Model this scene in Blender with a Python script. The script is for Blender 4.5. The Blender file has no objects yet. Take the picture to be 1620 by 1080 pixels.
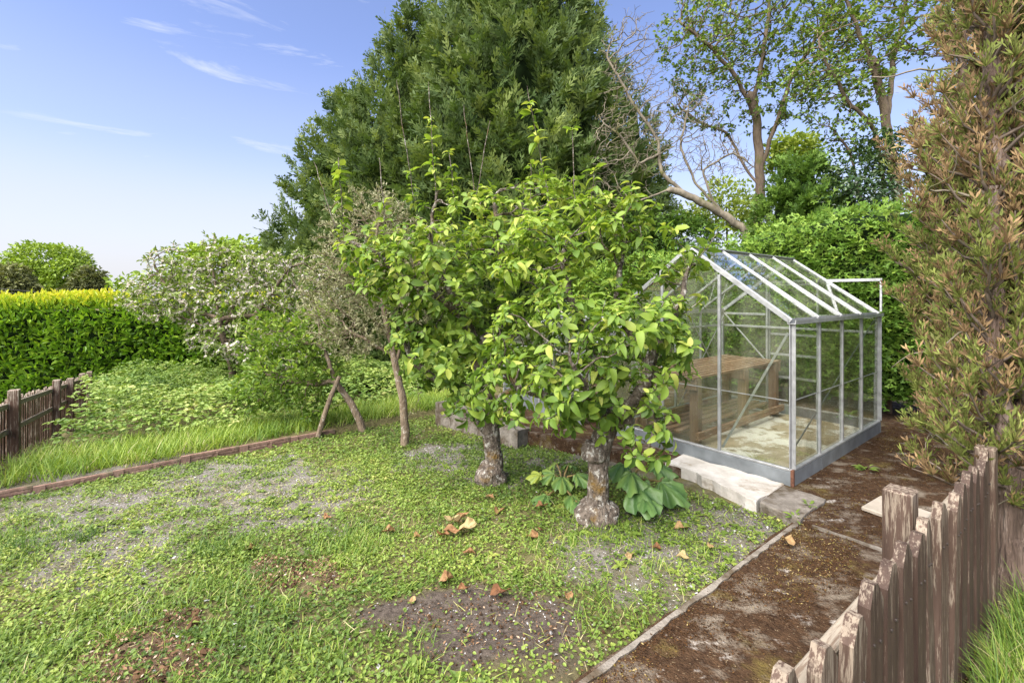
import bpy, math, random
import numpy as np
from mathutils import Vector

SEED = 11
rng = np.random.default_rng(SEED)
random.seed(SEED)
scene = bpy.context.scene
COL = scene.collection

# ------------------------------------------------------------------ camera, sky, sun, exposure
CAM_H = 1.59
F = 745.0            # focal length in pixels of the 1620 px wide photograph
CX, HY = 810.0, 467.0
cam_d = bpy.data.cameras.new('camera')
cam = bpy.data.objects.new('camera', cam_d)
COL.objects.link(cam)
cam.location = (0, 0, CAM_H)
cam.rotation_euler = (math.radians(90), 0, 0)
cam_d.sensor_width = 36.0
cam_d.lens = 36.0 * F / 1620.0
cam_d.shift_y = -(540.0 - HY) / 1620.0
cam_d.clip_start = 0.05
cam_d.clip_end = 3000
scene.camera = cam

SUN_EL, SUN_AZ = 50.0, 222.0       # azimuth measured clockwise from +Y (the view direction)
world = bpy.data.worlds.new('World')
scene.world = world
world.use_nodes = True
wn, wl = world.node_tree.nodes, world.node_tree.links
wn.clear()
sky = wn.new('ShaderNodeTexSky')
sky.sky_type = 'NISHITA'
sky.sun_disc = False
sky.sun_elevation = math.radians(SUN_EL)
sky.sun_rotation = math.radians(SUN_AZ)
sky.air_density = 1.0
sky.dust_density = 1.2
sky.ozone_density = 3.0
bg = wn.new('ShaderNodeBackground')
bg.inputs['Strength'].default_value = 0.108
out = wn.new('ShaderNodeOutputWorld')
# thin cirrus wisps drifting over the whole sky
tc = wn.new('ShaderNodeTexCoord')
mp = wn.new('ShaderNodeMapping')
mp.inputs['Rotation'].default_value = (0.0, 0.12, 0.35)
mp.inputs['Scale'].default_value = (2.2, 2.2, 13.0)
mp.inputs['Location'].default_value = (0.55, 0.2, 2.1)
cn = wn.new('ShaderNodeTexNoise')
cn.inputs['Scale'].default_value = 1.5
cn.inputs['Detail'].default_value = 7
cn.inputs['Roughness'].default_value = 0.62
cn.inputs['Distortion'].default_value = 0.5
cr = wn.new('ShaderNodeValToRGB')
cr.color_ramp.elements[0].position = 0.61
cr.color_ramp.elements[0].color = (0, 0, 0, 1)
cr.color_ramp.elements[1].position = 0.82
cr.color_ramp.elements[1].color = (0.75, 0.75, 0.75, 1)
cm = wn.new('ShaderNodeMixRGB')
cm.inputs['Color2'].default_value = (3.9, 4.0, 4.2, 1)
wl.new(tc.outputs['Generated'], mp.inputs['Vector'])
wl.new(mp.outputs['Vector'], cn.inputs['Vector'])
wl.new(cn.outputs['Fac'], cr.inputs['Fac'])
wl.new(cr.outputs['Color'], cm.inputs['Fac'])
wb = wn.new('ShaderNodeMixRGB'); wb.blend_type = 'MULTIPLY'; wb.inputs['Fac'].default_value = 1.0
wb.inputs['Color2'].default_value = (1.0, 0.87, 0.97, 1)
wl.new(sky.outputs['Color'], wb.inputs['Color1'])
wl.new(wb.outputs['Color'], cm.inputs['Color1'])
# pale haze all round the horizon
sp = wn.new('ShaderNodeSeparateXYZ')
wl.new(tc.outputs['Generated'], sp.inputs['Vector'])
hz = wn.new('ShaderNodeValToRGB')
hz.color_ramp.interpolation = 'EASE'
hz.color_ramp.elements[0].position = 0.0; hz.color_ramp.elements[0].color = (0.92, 0.92, 0.92, 1)
hz.color_ramp.elements[1].position = 0.45; hz.color_ramp.elements[1].color = (0, 0, 0, 1)
_e1 = hz.color_ramp.elements.new(0.13); _e1.color = (0.66, 0.66, 0.66, 1)
_e2 = hz.color_ramp.elements.new(0.28); _e2.color = (0.16, 0.16, 0.16, 1)
wl.new(sp.outputs['Z'], hz.inputs['Fac'])
hm = wn.new('ShaderNodeMixRGB')
hm.inputs['Color2'].default_value = (2.95, 3.0, 3.2, 1)
wl.new(hz.outputs['Color'], hm.inputs['Fac'])
wl.new(cm.outputs['Color'], hm.inputs['Color1'])
wl.new(hm.outputs['Color'], bg.inputs['Color'])
wl.new(bg.outputs['Background'], out.inputs['Surface'])

sun_d = bpy.data.lights.new('sun', 'SUN')
sun_d.energy = 4.7
sun_d.angle = math.radians(75)
sun_d.color = (1.0, 0.95, 0.86)
sun = bpy.data.objects.new('sun', sun_d)
COL.objects.link(sun)
_a, _e = math.radians(SUN_AZ), math.radians(SUN_EL)
sdir = Vector((math.sin(_a) * math.cos(_e), math.cos(_a) * math.cos(_e), math.sin(_e)))
sun.rotation_euler = sdir.to_track_quat('Z', 'Y').to_euler()
sun.location = sdir * 30

scene.view_settings.view_transform = 'Standard'
scene.view_settings.look = 'None'
scene.view_settings.gamma = 1.0
scene.view_settings.use_curve_mapping = False
scene.view_settings.exposure = 1.42
scene.render.engine = 'CYCLES'
scene.cycles.use_denoising = True
scene.cycles.max_bounces = 8
scene.cycles.sample_clamp_indirect = 3.0
scene.cycles.sample_clamp_direct = 5.0
scene.cycles.caustics_reflective = False
scene.cycles.caustics_refractive = False
scene.cycles.transparent_max_bounces = 16

# ------------------------------------------------------------------ plan coordinates
# u, v : along the sides of the greenhouse, origin at its near corner; z = 0 is the concrete pad
C0 = np.array([2.326, 3.932])
UU = np.array([0.781, 0.625]); UU /= np.linalg.norm(UU)
VV = np.array([-UU[1], UU[0]])


def W(u, v, z=0.0):
    p = C0 + UU * u + VV * v
    return (float(p[0]), float(p[1]), float(z))


def uv_of(X, Y):
    dx, dy = X - C0[0], Y - C0[1]
    return dx * UU[0] + dy * UU[1], dx * VV[0] + dy * VV[1]


def smooth(a, b, x):
    t = np.clip((x - a) / (b - a), 0, 1)
    return t * t * (3 - 2 * t)


def _hash(ix, iy, iz, seed):
    h = (ix.astype(np.int64) * 374761393 + iy.astype(np.int64) * 668265263 + iz.astype(np.int64) * 2147483647 + seed * 974711) & 0xffffffff
    h = ((h ^ (h >> 13)) * 1274126177) & 0xffffffff
    h = (h ^ (h >> 16)) & 0xffffff
    return h / float(0xffffff)


def vnoise(x, y, z=None, seed=0):
    x = np.asarray(x, float); y = np.asarray(y, float)
    z = np.zeros_like(x) if z is None else np.asarray(z, float)
    ix, iy, iz = np.floor(x), np.floor(y), np.floor(z)
    fx, fy, fz = x - ix, y - iy, z - iz
    fx = fx * fx * (3 - 2 * fx); fy = fy * fy * (3 - 2 * fy); fz = fz * fz * (3 - 2 * fz)
    r = 0
    for a in (0, 1):
        for b in (0, 1):
            for c in (0, 1):
                w = (fx if a else 1 - fx) * (fy if b else 1 - fy) * (fz if c else 1 - fz)
                r = r + w * _hash(ix + a, iy + b, iz + c, seed)
    return r


def fbm(x, y, z=None, seed=0, octs=4):
    r, a, t = 0, 1.0, 0
    x = np.asarray(x, float); y = np.asarray(y, float)
    for i in range(octs):
        r = r + a * vnoise(x * 2 ** i, y * 2 ** i, None if z is None else np.asarray(z) * 2 ** i, seed + i)
        t += a; a *= 0.5
    return r / t


EDGE_A = EDGE_B = None      # ends of the garden edging, set below


def terr0(X, Y):
    X = np.asarray(X, float); Y = np.asarray(Y, float)
    u, v = uv_of(X, Y)
    w = np.clip(v + 0.27, 0, 11.0)
    z = -0.045 - 0.04 * w - 0.00055 * w ** 3
    under = smooth(0.10, -0.05, v + 0.27)
    z = z * (1 - under) + (-0.10) * under
    bank = smooth(-1.20, -1.42, v) * (0.05 + 0.17 * smooth(-0.3, -1.0, u))
    z = z + bank * 1.35
    return z


def terr(X, Y):
    z = terr0(X, Y)
    if EDGE_A is not None:
        d = edge_dist(X, Y)
        z = z + 0.09 * smooth(-0.02, 0.06, d)
    return z


def edge_dist(X, Y):
    """signed distance beyond the edging line, away from the camera"""
    ex, ey = EDGE_B - EDGE_A
    L = math.hypot(ex, ey)
    return ((np.asarray(X) - EDGE_A[0]) * (-ey) + (np.asarray(Y) - EDGE_A[1]) * ex) / L


def P(px, py, z=0.0):
    Y = (CAM_H - z) * F / (py - HY)
    return np.array([(px - CX) / F * Y, Y, z])


def at(px, py, Y):
    return np.array([(px - CX) / F * Y, Y, CAM_H + (HY - py) / F * Y])


def G(px, py):
    z = -0.1
    for _ in range(60):
        p = P(px, py, z)
        z = 0.5 * z + 0.5 * float(terr(p[0], p[1]))
    p = P(px, py, z)
    return np.array([p[0], p[1], z])


def project(X, Y, Z):
    return CX + F * X / Y, HY - F * (Z - CAM_H) / Y


_ea, _eb = G(-40, 800), G(520, 690)
EDGE_A, EDGE_B = np.array(_ea[:2]), np.array(_eb[:2])

# ------------------------------------------------------------------ object and mesh helpers


def tag(o, label=None, cat=None, group=None, kind=None):
    if label: o['label'] = label
    if cat: o['category'] = cat
    if group: o['group'] = group
    if kind: o['kind'] = kind
    return o


def thing(name, label, cat, loc=(0, 0, 0), rz=0.0, group=None):
    o = bpy.data.objects.new(name, None)
    COL.objects.link(o)
    o.location = loc
    o.rotation_euler = (0, 0, rz)
    o.empty_display_size = 0.1
    return tag(o, label, cat, group)


def link(name, me, parent=None, **kw):
    o = bpy.data.objects.new(name, me)
    COL.objects.link(o)
    if parent is not None:
        o.parent = parent
    return tag(o, **kw)


def np_mesh(name, V, Fs, mat, tint=None, smooth_shade=False, extra=None):
    """V (n,3); Fs list of (m,k) index arrays"""
    V = np.ascontiguousarray(V, dtype=np.float32)
    if not isinstance(Fs, (list, tuple)):
        Fs = [Fs]
    Fs = [np.asarray(f, dtype=np.int32) for f in Fs if len(f)]
    me = bpy.data.meshes.new(name)
    me.vertices.add(len(V))
    me.vertices.foreach_set('co', V.ravel())
    loops = np.concatenate([f.ravel() for f in Fs])
    tot = np.concatenate([np.full(len(f), f.shape[1], np.int32) for f in Fs])
    start = np.concatenate([[0], np.cumsum(tot)[:-1]]).astype(np.int32)
    me.loops.add(len(loops))
    me.loops.foreach_set('vertex_index', loops)
    me.polygons.add(len(tot))
    me.polygons.foreach_set('loop_start', start)
    me.polygons.foreach_set('loop_total', tot)
    me.polygons.foreach_set('use_smooth', np.full(len(tot), bool(smooth_shade)))
    me.update(calc_edges=True)
    for nm, arr in (('tint', tint),) + tuple((extra or {}).items()):
        if arr is not None:
            a = me.attributes.new(nm, 'FLOAT', 'POINT')
            a.data.foreach_set('value', np.ascontiguousarray(arr, dtype=np.float32))
    if mat is not None:
        me.materials.append(mat)
    return me


class MB:
    """collects solid shapes into one mesh"""
    def __init__(s):
        s.v = []; s.f = {3: [], 4: []}; s.n = 0

    def add(s, V, faces):
        V = np.asarray(V, float)
        s.v.append(V)
        for f in faces:
            if len(f) not in s.f: s.f[len(f)] = []
            s.f[len(f)].append([i + s.n for i in f])
        s.n += len(V)
        return s

    def box(s, lo, hi):
        x0, y0, z0 = lo; x1, y1, z1 = hi
        V = [(x0, y0, z0), (x1, y0, z0), (x1, y1, z0), (x0, y1, z0), (x0, y0, z1), (x1, y0, z1), (x1, y1, z1), (x0, y1, z1)]
        return s.add(V, [(0, 3, 2, 1), (4, 5, 6, 7), (0, 1, 5, 4), (1, 2, 6, 5), (2, 3, 7, 6), (3, 0, 4, 7)])

    def bar(s, a, b, w, h, up=(0, 0, 1)):
        """box section w (sideways) x h (along up) from a to b"""
        a = np.array(a, float); b = np.array(b, float)
        d = b - a; d /= np.linalg.norm(d)
        upv = np.array(up, float)
        if abs(d @ upv) > 0.97: upv = np.array([1.0, 0, 0])
        x = np.cross(d, upv); x /= np.linalg.norm(x)
        y = np.cross(x, d)
        V = []
        for p in (a, b):
            for sx, sy in ((-1, -1), (1, -1), (1, 1), (-1, 1)):
                V.append(p + x * sx * w / 2 + y * sy * h / 2)
        return s.add(V, [(0, 1, 2, 3), (7, 6, 5, 4), (0, 4, 5, 1), (1, 5, 6, 2), (2, 6, 7, 3), (3, 7, 4, 0)])

    def tube(s, pts, rad, sides=8, cap=True):
        V, Fq = tube_np(np.asarray(pts, float), np.asarray(rad, float), sides)
        s.add(V, [tuple(q) for q in Fq])
        return s

    def mesh(s, name, mat, smooth_shade=False, tint=None):
        V = np.concatenate(s.v)
        Fs = [np.array(f) for f in s.f.values() if f]
        return np_mesh(name, V, Fs, mat, None if tint is None else np.full(len(V), tint), smooth_shade)

    def build(s, name, mat, parent=None, bevel=0.0, smooth_shade=False, **kw):
        o = link(name, s.mesh(name, mat, smooth_shade), parent, **kw)
        if bevel:
            m = o.modifiers.new('bevel', 'BEVEL')
            m.width = bevel; m.segments = 1; m.limit_method = 'ANGLE'
        return o


def tube_np(pts, rad, sides, bump=0.0, seed=0):
    n = len(pts)
    d = np.zeros_like(pts)
    d[1:-1] = pts[2:] - pts[:-2]; d[0] = pts[1] - pts[0]; d[-1] = pts[-1] - pts[-2]
    d /= np.linalg.norm(d, axis=1)[:, None] + 1e-9
    ref = np.array([0.0, 0, 1]) if abs(d[0][2]) < 0.9 else np.array([1.0, 0, 0])
    x = np.cross(d[0], ref); x /= np.linalg.norm(x)
    xs = []
    for i in range(n):
        x = x - d[i] * (x @ d[i]); x /= np.linalg.norm(x) + 1e-9
        xs.append(x)
    xs = np.array(xs); ys = np.cross(d, xs)
    a = np.arange(sides) / sides * 2 * np.pi
    ring = np.cos(a)[None, :, None] * xs[:, None, :] + np.sin(a)[None, :, None] * ys[:, None, :]
    r = rad[:, None, None]
    V = pts[:, None, :] + ring * r
    if bump:
        nz = fbm(V[..., 0] * 14, V[..., 1] * 14, V[..., 2] * 9, seed=seed, octs=3) - 0.5
        V = V + ring * r * (nz * 2 * bump)[..., None]
    V = V.reshape(-1, 3)
    i = np.arange(n - 1)[:, None] * sides
    j = np.arange(sides)[None, :]
    k = (j + 1) % sides
    Fq = np.stack([i + j, i + k, i + sides + k, i + sides + j], -1).reshape(-1, 4)
    return V, Fq


def merge(chunks):
    """list of (V, F, T) -> one; F all same width"""
    Vs, Fs, Ts, n = [], [], [], 0
    for V, Fq, T in chunks:
        Vs.append(V); Fs.append(Fq + n); Ts.append(T); n += len(V)
    return np.concatenate(Vs), np.concatenate(Fs), np.concatenate(Ts)


def unit(a):
    a = np.asarray(a, float)
    return a / (np.linalg.norm(a, axis=-1, keepdims=True) + 1e-9)


def frames(fwd, up, roll=None):
    y = unit(fwd)
    x = np.cross(y, up)
    bad = np.linalg.norm(x, axis=1) < 1e-3
    x[bad] = [1, 0, 0]
    x = unit(x)
    z = np.cross(x, y)
    if roll is not None:
        c, s_ = np.cos(roll)[:, None], np.sin(roll)[:, None]
        x, z = x * c + z * s_, z * c - x * s_
    return np.stack([x, y, z], axis=2)


def inst(T, pos, R, sc, tint):
    Tv, Tf = T
    sc = np.asarray(sc, float)
    if sc.ndim == 1:
        sc = np.repeat(sc[:, None], 3, 1)
    V = np.einsum('nij,nvj->nvi', R, Tv[None] * sc[:, None, :]) + pos[:, None, :]
    n, k = len(pos), len(Tv)
    Fq = (Tf[None] + (np.arange(n) * k)[:, None, None]).reshape(-1, Tf.shape[1])
    return V.reshape(-1, 3), Fq, np.repeat(np.asarray(tint, float), k)


# ------------------------------------------------------------------ leaf shapes, length 1 along +Y, face +Z
def leaf_shape(width, rows=5, droop=0.25, fold=0.10, wave=0.0, power=0.8, seed=0):
    t = np.linspace(0, 1, rows)
    r = np.random.default_rng(seed)
    V = []
    for i, a in enumerate(t):
        wd = width * max(4 * a ** power * (1 - a ** power), 0.0) ** .72 * 0.5 + (0.012 if i in (0, rows - 1) else 0)
        zc = -droop * a * a
        yc = a * (1 - 0.25 * droop * a)
        for sx in (-1, 0, 1):
            V.append((sx * wd, yc, zc + abs(sx) * fold * wd * 2 + (r.uniform(-1, 1) * wave if sx else 0)))
    Fq = []
    for i in range(rows - 1):
        for j in range(2):
            a = i * 3 + j
            Fq.append((a, a + 1, a + 4, a + 3))
    return np.array(V, float), np.array(Fq)


def tiny_leaf(width=0.6, fold=0.1):
    V = np.array([(0, 0, 0), (width * .5, .45, fold), (0, 1, 0), (-width * .5, .45, fold)], float)
    return V, np.array([(0, 1, 2, 3)])


def quad_fold(width=0.5, fold=0.12, droop=0.15):
    V = np.array([(0, 0, 0), (0, .5, 0), (0, 1, -droop), (width * .5, .4, fold - .02), (width * .3, .78, fold - droop * .6),
                  (-width * .5, .4, fold - .02), (-width * .3, .78, fold - droop * .6)], float)
    return V, np.array([(0, 3, 4, 1), (1, 4, 2, 2), (0, 1, 6, 5), (1, 2, 2, 6)])[:, :4]


def fold_leaf(width=0.5, fold=0.12, droop=0.15):
    V = np.array([(0, 0, 0), (width * .46, .3, fold), (width * .36, .72, fold - droop * .5), (0, 1, -droop),
                  (-width * .36, .72, fold - droop * .5), (-width * .46, .3, fold)], float)
    return V, np.array([(0, 1, 2, 3), (0, 3, 4, 5)])


def spray_shape(pairs=6, ang=42, l0=0.46, l1=0.14, wd=0.075, droop=0.18, seed=0, lift=0.05):
    r = np.random.default_rng(seed)
    V, Fq = [], []

    def kite(p, d, L, w, nz):
        d = np.array(d, float); n = np.array([-d[1], d[0], 0.0])
        b = len(V)
        V.extend([p, p + d * L * .5 + n * w + [0, 0, nz * L * .5], p + d * L + [0, 0, nz * L], p + d * L * .5 - n * w + [0, 0, nz * L * .5]])
        Fq.append((b, b + 1, b + 2, b + 3))
    for i in range(pairs):
        t = 0.06 + 0.8 * i / (pairs - 1)
        L = (l0 + (l1 - l0) * t) * (0.75 + 0.5 * r.random())
        for sgn in (-1, 1):
            a = math.radians(ang + r.uniform(-9, 9)) * sgn
            p = np.array([0, t + r.uniform(-.03, .03), -droop * t * t])
            kite(p, (math.sin(a), math.cos(a), 0), L, wd * (0.8 + .4 * r.random()), r.uniform(-.35, .1) + lift)
    kite(np.array([0, 0.0, 0]), (0, 1, 0), 0.62, wd * .55, -droop * .5)
    kite(np.array([0, 0.55, -droop * .3]), (0, 1, 0), 0.45, wd * .7, -droop)
    return np.array(V, float), np.array(Fq)


def blade_shape(bend=0.35, w=0.05):
    ts = (0, .4, .75, 1)
    V = []
    for t in ts:
        ww = w * (1 - t) ** .6 * .5 + 0.002
        V += [(-ww, bend * t * t, t * (1 - .25 * bend * t)), (ww, bend * t * t, t * (1 - .25 * bend * t))]
    return np.array(V, float), np.array([(0, 1, 3, 2), (2, 3, 5, 4), (4, 5, 7, 6)])


# ------------------------------------------------------------------ materials
def new_mat(name):
    m = bpy.data.materials.new(name)
    m.use_nodes = True
    nt = m.node_tree
    nt.nodes.clear()
    o = nt.nodes.new('ShaderNodeOutputMaterial')
    return m, nt, nt.nodes, nt.links, o


def ramp(nodes, stops, interp='LINEAR'):
    r = nodes.new('ShaderNodeValToRGB')
    e = r.color_ramp.elements
    r.color_ramp.interpolation = interp
    while len(e) < len(stops):
        e.new(0.5)
    for el, (p, c) in zip(e, stops):
        el.position = p
        el.color = (*c, 1) if len(c) == 3 else c
    return r


def foliage(name, stops, rough=0.5, trans=0.3, spec=0.35, tcol=(1.15, 1.2, 0.6)):
    m, nt, N, L, o = new_mat(name)
    at_ = N.new('ShaderNodeAttribute'); at_.attribute_name = 'tint'
    r = ramp(N, stops)
    p = N.new('ShaderNodeBsdfPrincipled')
    p.inputs['Roughness'].default_value = rough
    p.inputs['Specular IOR Level'].default_value = spec
    L.new(at_.outputs['Fac'], r.inputs['Fac'])
    L.new(r.outputs['Color'], p.inputs['Base Color'])
    if trans > 0:
        t = N.new('ShaderNodeBsdfTranslucent')
        mx = N.new('ShaderNodeMixRGB'); mx.blend_type = 'MULTIPLY'; mx.inputs['Fac'].default_value = 1
        mx.inputs['Color2'].default_value = (*tcol, 1)
        L.new(r.outputs['Color'], mx.inputs['Color1'])
        L.new(mx.outputs['Color'], t.inputs['Color'])
        ms = N.new('ShaderNodeMixShader'); ms.inputs['Fac'].default_value = trans
        L.new(p.outputs['BSDF'], ms.inputs[1]); L.new(t.outputs['BSDF'], ms.inputs[2])
        L.new(ms.outputs['Shader'], o.inputs['Surface'])
    else:
        L.new(p.outputs['BSDF'], o.inputs['Surface'])
    return m


def solid(name, col, rough=0.6, metal=0.0, noise=0.0, nscale=8.0, bump=0.0, bscale=40.0, spec=0.5, coord='Object'):
    m, nt, N, L, o = new_mat(name)
    p = N.new('ShaderNodeBsdfPrincipled')
    p.inputs['Base Color'].default_value = (*col, 1)
    p.inputs['Roughness'].default_value = rough
    p.inputs['Metallic'].default_value = metal
    p.inputs['Specular IOR Level'].default_value = spec
    c = N.new('ShaderNodeTexCoord')
    if noise:
        n = N.new('ShaderNodeTexNoise'); n.inputs['Scale'].default_value = nscale; n.inputs['Detail'].default_value = 6
        L.new(c.outputs[coord], n.inputs['Vector'])
        lo = tuple(x * (1 - noise) for x in col); hi = tuple(min(1, x * (1 + noise)) for x in col)
        r = ramp(N, [(0.3, lo), (0.7, hi)])
        L.new(n.outputs['Fac'], r.inputs['Fac']); L.new(r.outputs['Color'], p.inputs['Base Color'])
    if bump:
        n2 = N.new('ShaderNodeTexNoise'); n2.inputs['Scale'].default_value = bscale; n2.inputs['Detail'].default_value = 5
        L.new(c.outputs[coord], n2.inputs['Vector'])
        b = N.new('ShaderNodeBump'); b.inputs['Strength'].default_value = bump; b.inputs['Distance'].default_value = 0.02
        L.new(n2.outputs['Fac'], b.inputs['Height']); L.new(b.outputs['Normal'], p.inputs['Normal'])
    L.new(p.outputs['BSDF'], o.inputs['Surface'])
    return m


def layered(name, layers, rough=0.85, bump=0.5, bdist=0.01, bscale=60, coord='Object', spec=0.25):
    """layers: list of (scale, detail, lo, hi, colour, (sx,sy,sz)); first is the base colour with noise range"""
    m, nt, N, L, o = new_mat(name)
    c = N.new('ShaderNodeTexCoord')
    p = N.new('ShaderNodeBsdfPrincipled')
    p.inputs['Roughness'].default_value = rough
    p.inputs['Specular IOR Level'].default_value = spec
    cur = None
    hgt = None
    for i, (sc, det, lo, hi, col, stretch) in enumerate(layers):
        mpn = N.new('ShaderNodeMapping')
        mpn.inputs['Scale'].default_value = stretch
        mpn.inputs['Location'].default_value = (i * 3.7, i * 1.9, i * 5.3)
        L.new(c.outputs[coord], mpn.inputs['Vector'])
        n = N.new('ShaderNodeTexNoise'); n.inputs['Scale'].default_value = sc; n.inputs['Detail'].default_value = det
        n.inputs['Roughness'].default_value = 0.65
        L.new(mpn.outputs['Vector'], n.inputs['Vector'])
        if cur is None:
            r = ramp(N, [(lo, col[0]), (hi, col[1])])
            L.new(n.outputs['Fac'], r.inputs['Fac'])
            cur = r.outputs['Color']
        else:
            r = ramp(N, [(lo, (0, 0, 0)), (hi, (1, 1, 1))])
            L.new(n.outputs['Fac'], r.inputs['Fac'])
            mx = N.new('ShaderNodeMixRGB')
            mx.inputs['Color2'].default_value = (*col, 1)
            L.new(r.outputs['Color'], mx.inputs['Fac']); L.new(cur, mx.inputs['Color1'])
            cur = mx.outputs['Color']
            hgt = r.outputs['Color']
    L.new(cur, p.inputs['Base Color'])
    if bump:
        n2 = N.new('ShaderNodeTexNoise'); n2.inputs['Scale'].default_value = bscale; n2.inputs['Detail'].default_value = 6
        mpn = N.new('ShaderNodeMapping'); mpn.inputs['Scale'].default_value = layers[0][5]
        L.new(c.outputs[coord], mpn.inputs['Vector']); L.new(mpn.outputs['Vector'], n2.inputs['Vector'])
        b = N.new('ShaderNodeBump'); b.inputs['Strength'].default_value = bump; b.inputs['Distance'].default_value = bdist
        L.new(n2.outputs['Fac'], b.inputs['Height']); L.new(b.outputs['Normal'], p.inputs['Normal'])
    L.new(p.outputs['BSDF'], o.inputs['Surface'])
    return m


def wood_mat(name, paint_lo, paint_hi, bare, cover, scale=1.0, axis=2, rough=0.75):
    """grain along one axis, paint worn through to bare wood; differs from board to board"""
    m, nt, N, L, o = new_mat(name)
    c = N.new('ShaderNodeTexCoord')
    oi = N.new('ShaderNodeObjectInfo')
    add = N.new('ShaderNodeVectorMath'); add.operation = 'ADD'
    mul = N.new('ShaderNodeMath'); mul.operation = 'MULTIPLY'; mul.inputs[1].default_value = 37.0
    L.new(oi.outputs['Random'], mul.inputs[0])
    L.new(c.outputs['Object'], add.inputs[0]); L.new(mul.outputs['Value'], add.inputs[1])
    mpn = N.new('ShaderNodeMapping')
    s_ = [60 * scale] * 3; s_[axis] = 3.0 * scale
    mpn.inputs['Scale'].default_value = s_
    L.new(add.outputs['Vector'], mpn.inputs['Vector'])
    n = N.new('ShaderNodeTexNoise'); n.inputs['Scale'].default_value = 1.0; n.inputs['Detail'].default_value = 7; n.inputs['Roughness'].default_value = 0.7
    L.new(mpn.outputs['Vector'], n.inputs['Vector'])
    r1 = ramp(N, [(0.3, paint_lo), (0.7, paint_hi)])
    L.new(n.outputs['Fac'], r1.inputs['Fac'])
    r2 = ramp(N, [(0.3, tuple(x * .6 for x in bare)), (0.65, bare)])
    L.new(n.outputs['Fac'], r2.inputs['Fac'])
    mp2 = N.new('ShaderNodeMapping')
    s2 = [110 * scale] * 3; s2[axis] = 8.0 * scale
    mp2.inputs['Scale'].default_value = s2; mp2.inputs['Location'].default_value = (4.2, 1.3, 8.8)
    L.new(add.outputs['Vector'], mp2.inputs['Vector'])
    n2 = N.new('ShaderNodeTexNoise'); n2.inputs['Scale'].default_value = 1.0; n2.inputs['Detail'].default_value = 8; n2.inputs['Roughness'].default_value = 0.75
    L.new(mp2.outputs['Vector'], n2.inputs['Vector'])
    r3 = ramp(N, [(cover - .035, (0, 0, 0)), (cover + .035, (1, 1, 1))])
    # paint is gone first from the weathered ends
    sx = N.new('ShaderNodeSeparateXYZ'); L.new(c.outputs['Generated'], sx.inputs['Vector'])
    mr = N.new('ShaderNodeMapRange'); mr.inputs['From Min'].default_value = 0.80; mr.inputs['From Max'].default_value = 1.0
    mr.inputs['To Min'].default_value = 0.0; mr.inputs['To Max'].default_value = 0.07
    L.new(sx.outputs[axis], mr.inputs['Value'])
    ad = N.new('ShaderNodeMath'); ad.operation = 'ADD'
    L.new(n2.outputs['Fac'], ad.inputs[0]); L.new(mr.outputs['Result'], ad.inputs[1])
    L.new(ad.outputs['Value'], r3.inputs['Fac'])
    mx = N.new('ShaderNodeMixRGB')
    L.new(r3.outputs['Color'], mx.inputs['Fac']); L.new(r1.outputs['Color'], mx.inputs['Color1']); L.new(r2.outputs['Color'], mx.inputs['Color2'])
    p = N.new('ShaderNodeBsdfPrincipled'); p.inputs['Roughness'].default_value = rough; p.inputs['Specular IOR Level'].default_value = 0.3
    L.new(mx.outputs['Color'], p.inputs['Base Color'])
    b = N.new('ShaderNodeBump'); b.inputs['Strength'].default_value = 0.7; b.inputs['Distance'].default_value = 0.004
    L.new(n.outputs['Fac'], b.inputs['Height']); L.new(b.outputs['Normal'], p.inputs['Normal'])
    L.new(p.outputs['BSDF'], o.inputs['Surface'])
    return m


ONE = (1, 1, 1)
M = {}
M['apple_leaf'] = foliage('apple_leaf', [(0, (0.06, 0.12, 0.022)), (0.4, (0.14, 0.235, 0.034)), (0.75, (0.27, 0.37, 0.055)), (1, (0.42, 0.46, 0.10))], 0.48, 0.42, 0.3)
M['blossom_leaf'] = foliage('blossom_leaf', [(0, (0.08, 0.13, 0.03)), (0.5, (0.19, 0.26, 0.06)), (1, (0.34, 0.40, 0.11))], 0.5, 0.3)
M['petal'] = foliage('petal', [(0, (0.62, 0.48, 0.46)), (0.4, (0.76, 0.70, 0.62)), (1, (0.84, 0.81, 0.72))], 0.6, 0.4, 0.2, (1, 1, 1))
M['grey_leaf'] = foliage('grey_leaf', [(0, (0.14, 0.15, 0.07)), (0.5, (0.28, 0.28, 0.15)), (1, (0.42, 0.41, 0.26))], 0.6, 0.2)
M['laurel'] = foliage('laurel', [(0, (0.04, 0.10, 0.014)), (0.35, (0.12, 0.24, 0.02)), (0.66, (0.25, 0.39, 0.035)), (0.8, (0.40, 0.48, 0.035)), (1, (0.60, 0.57, 0.06))], 0.4, 0.36, 0.35)
M['leyland'] = foliage('leyland', [(0, (0.034, 0.064, 0.019)), (0.5, (0.092, 0.142, 0.038)), (1, (0.22, 0.27, 0.07))], 0.6, 0.25, 0.2)
M['hedge_spray'] = foliage('hedge_spray', [(0, (0.035, 0.085, 0.012)), (0.5, (0.11, 0.21, 0.026)), (1, (0.24, 0.35, 0.05))], 0.55, 0.18, 0.25)
M['young_conifer'] = foliage('young_conifer', [(0, (0.03, 0.07, 0.012)), (0.5, (0.09, 0.165, 0.022)), (1, (0.18, 0.28, 0.045))], 0.55, 0.15, 0.25)
M['brown_conifer'] = foliage('brown_conifer', [(0, (0.08, 0.05, 0.028)), (0.2, (0.19, 0.125, 0.065)), (0.44, (0.36, 0.245, 0.12)), (0.48, (0.24, 0.20, 0.08)), (0.54, (0.10, 0.12, 0.03)), (0.8, (0.17, 0.205, 0.045)), (1, (0.27, 0.31, 0.08))], 0.65, 0.12, 0.15, (1, 1, 0.8))
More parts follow.
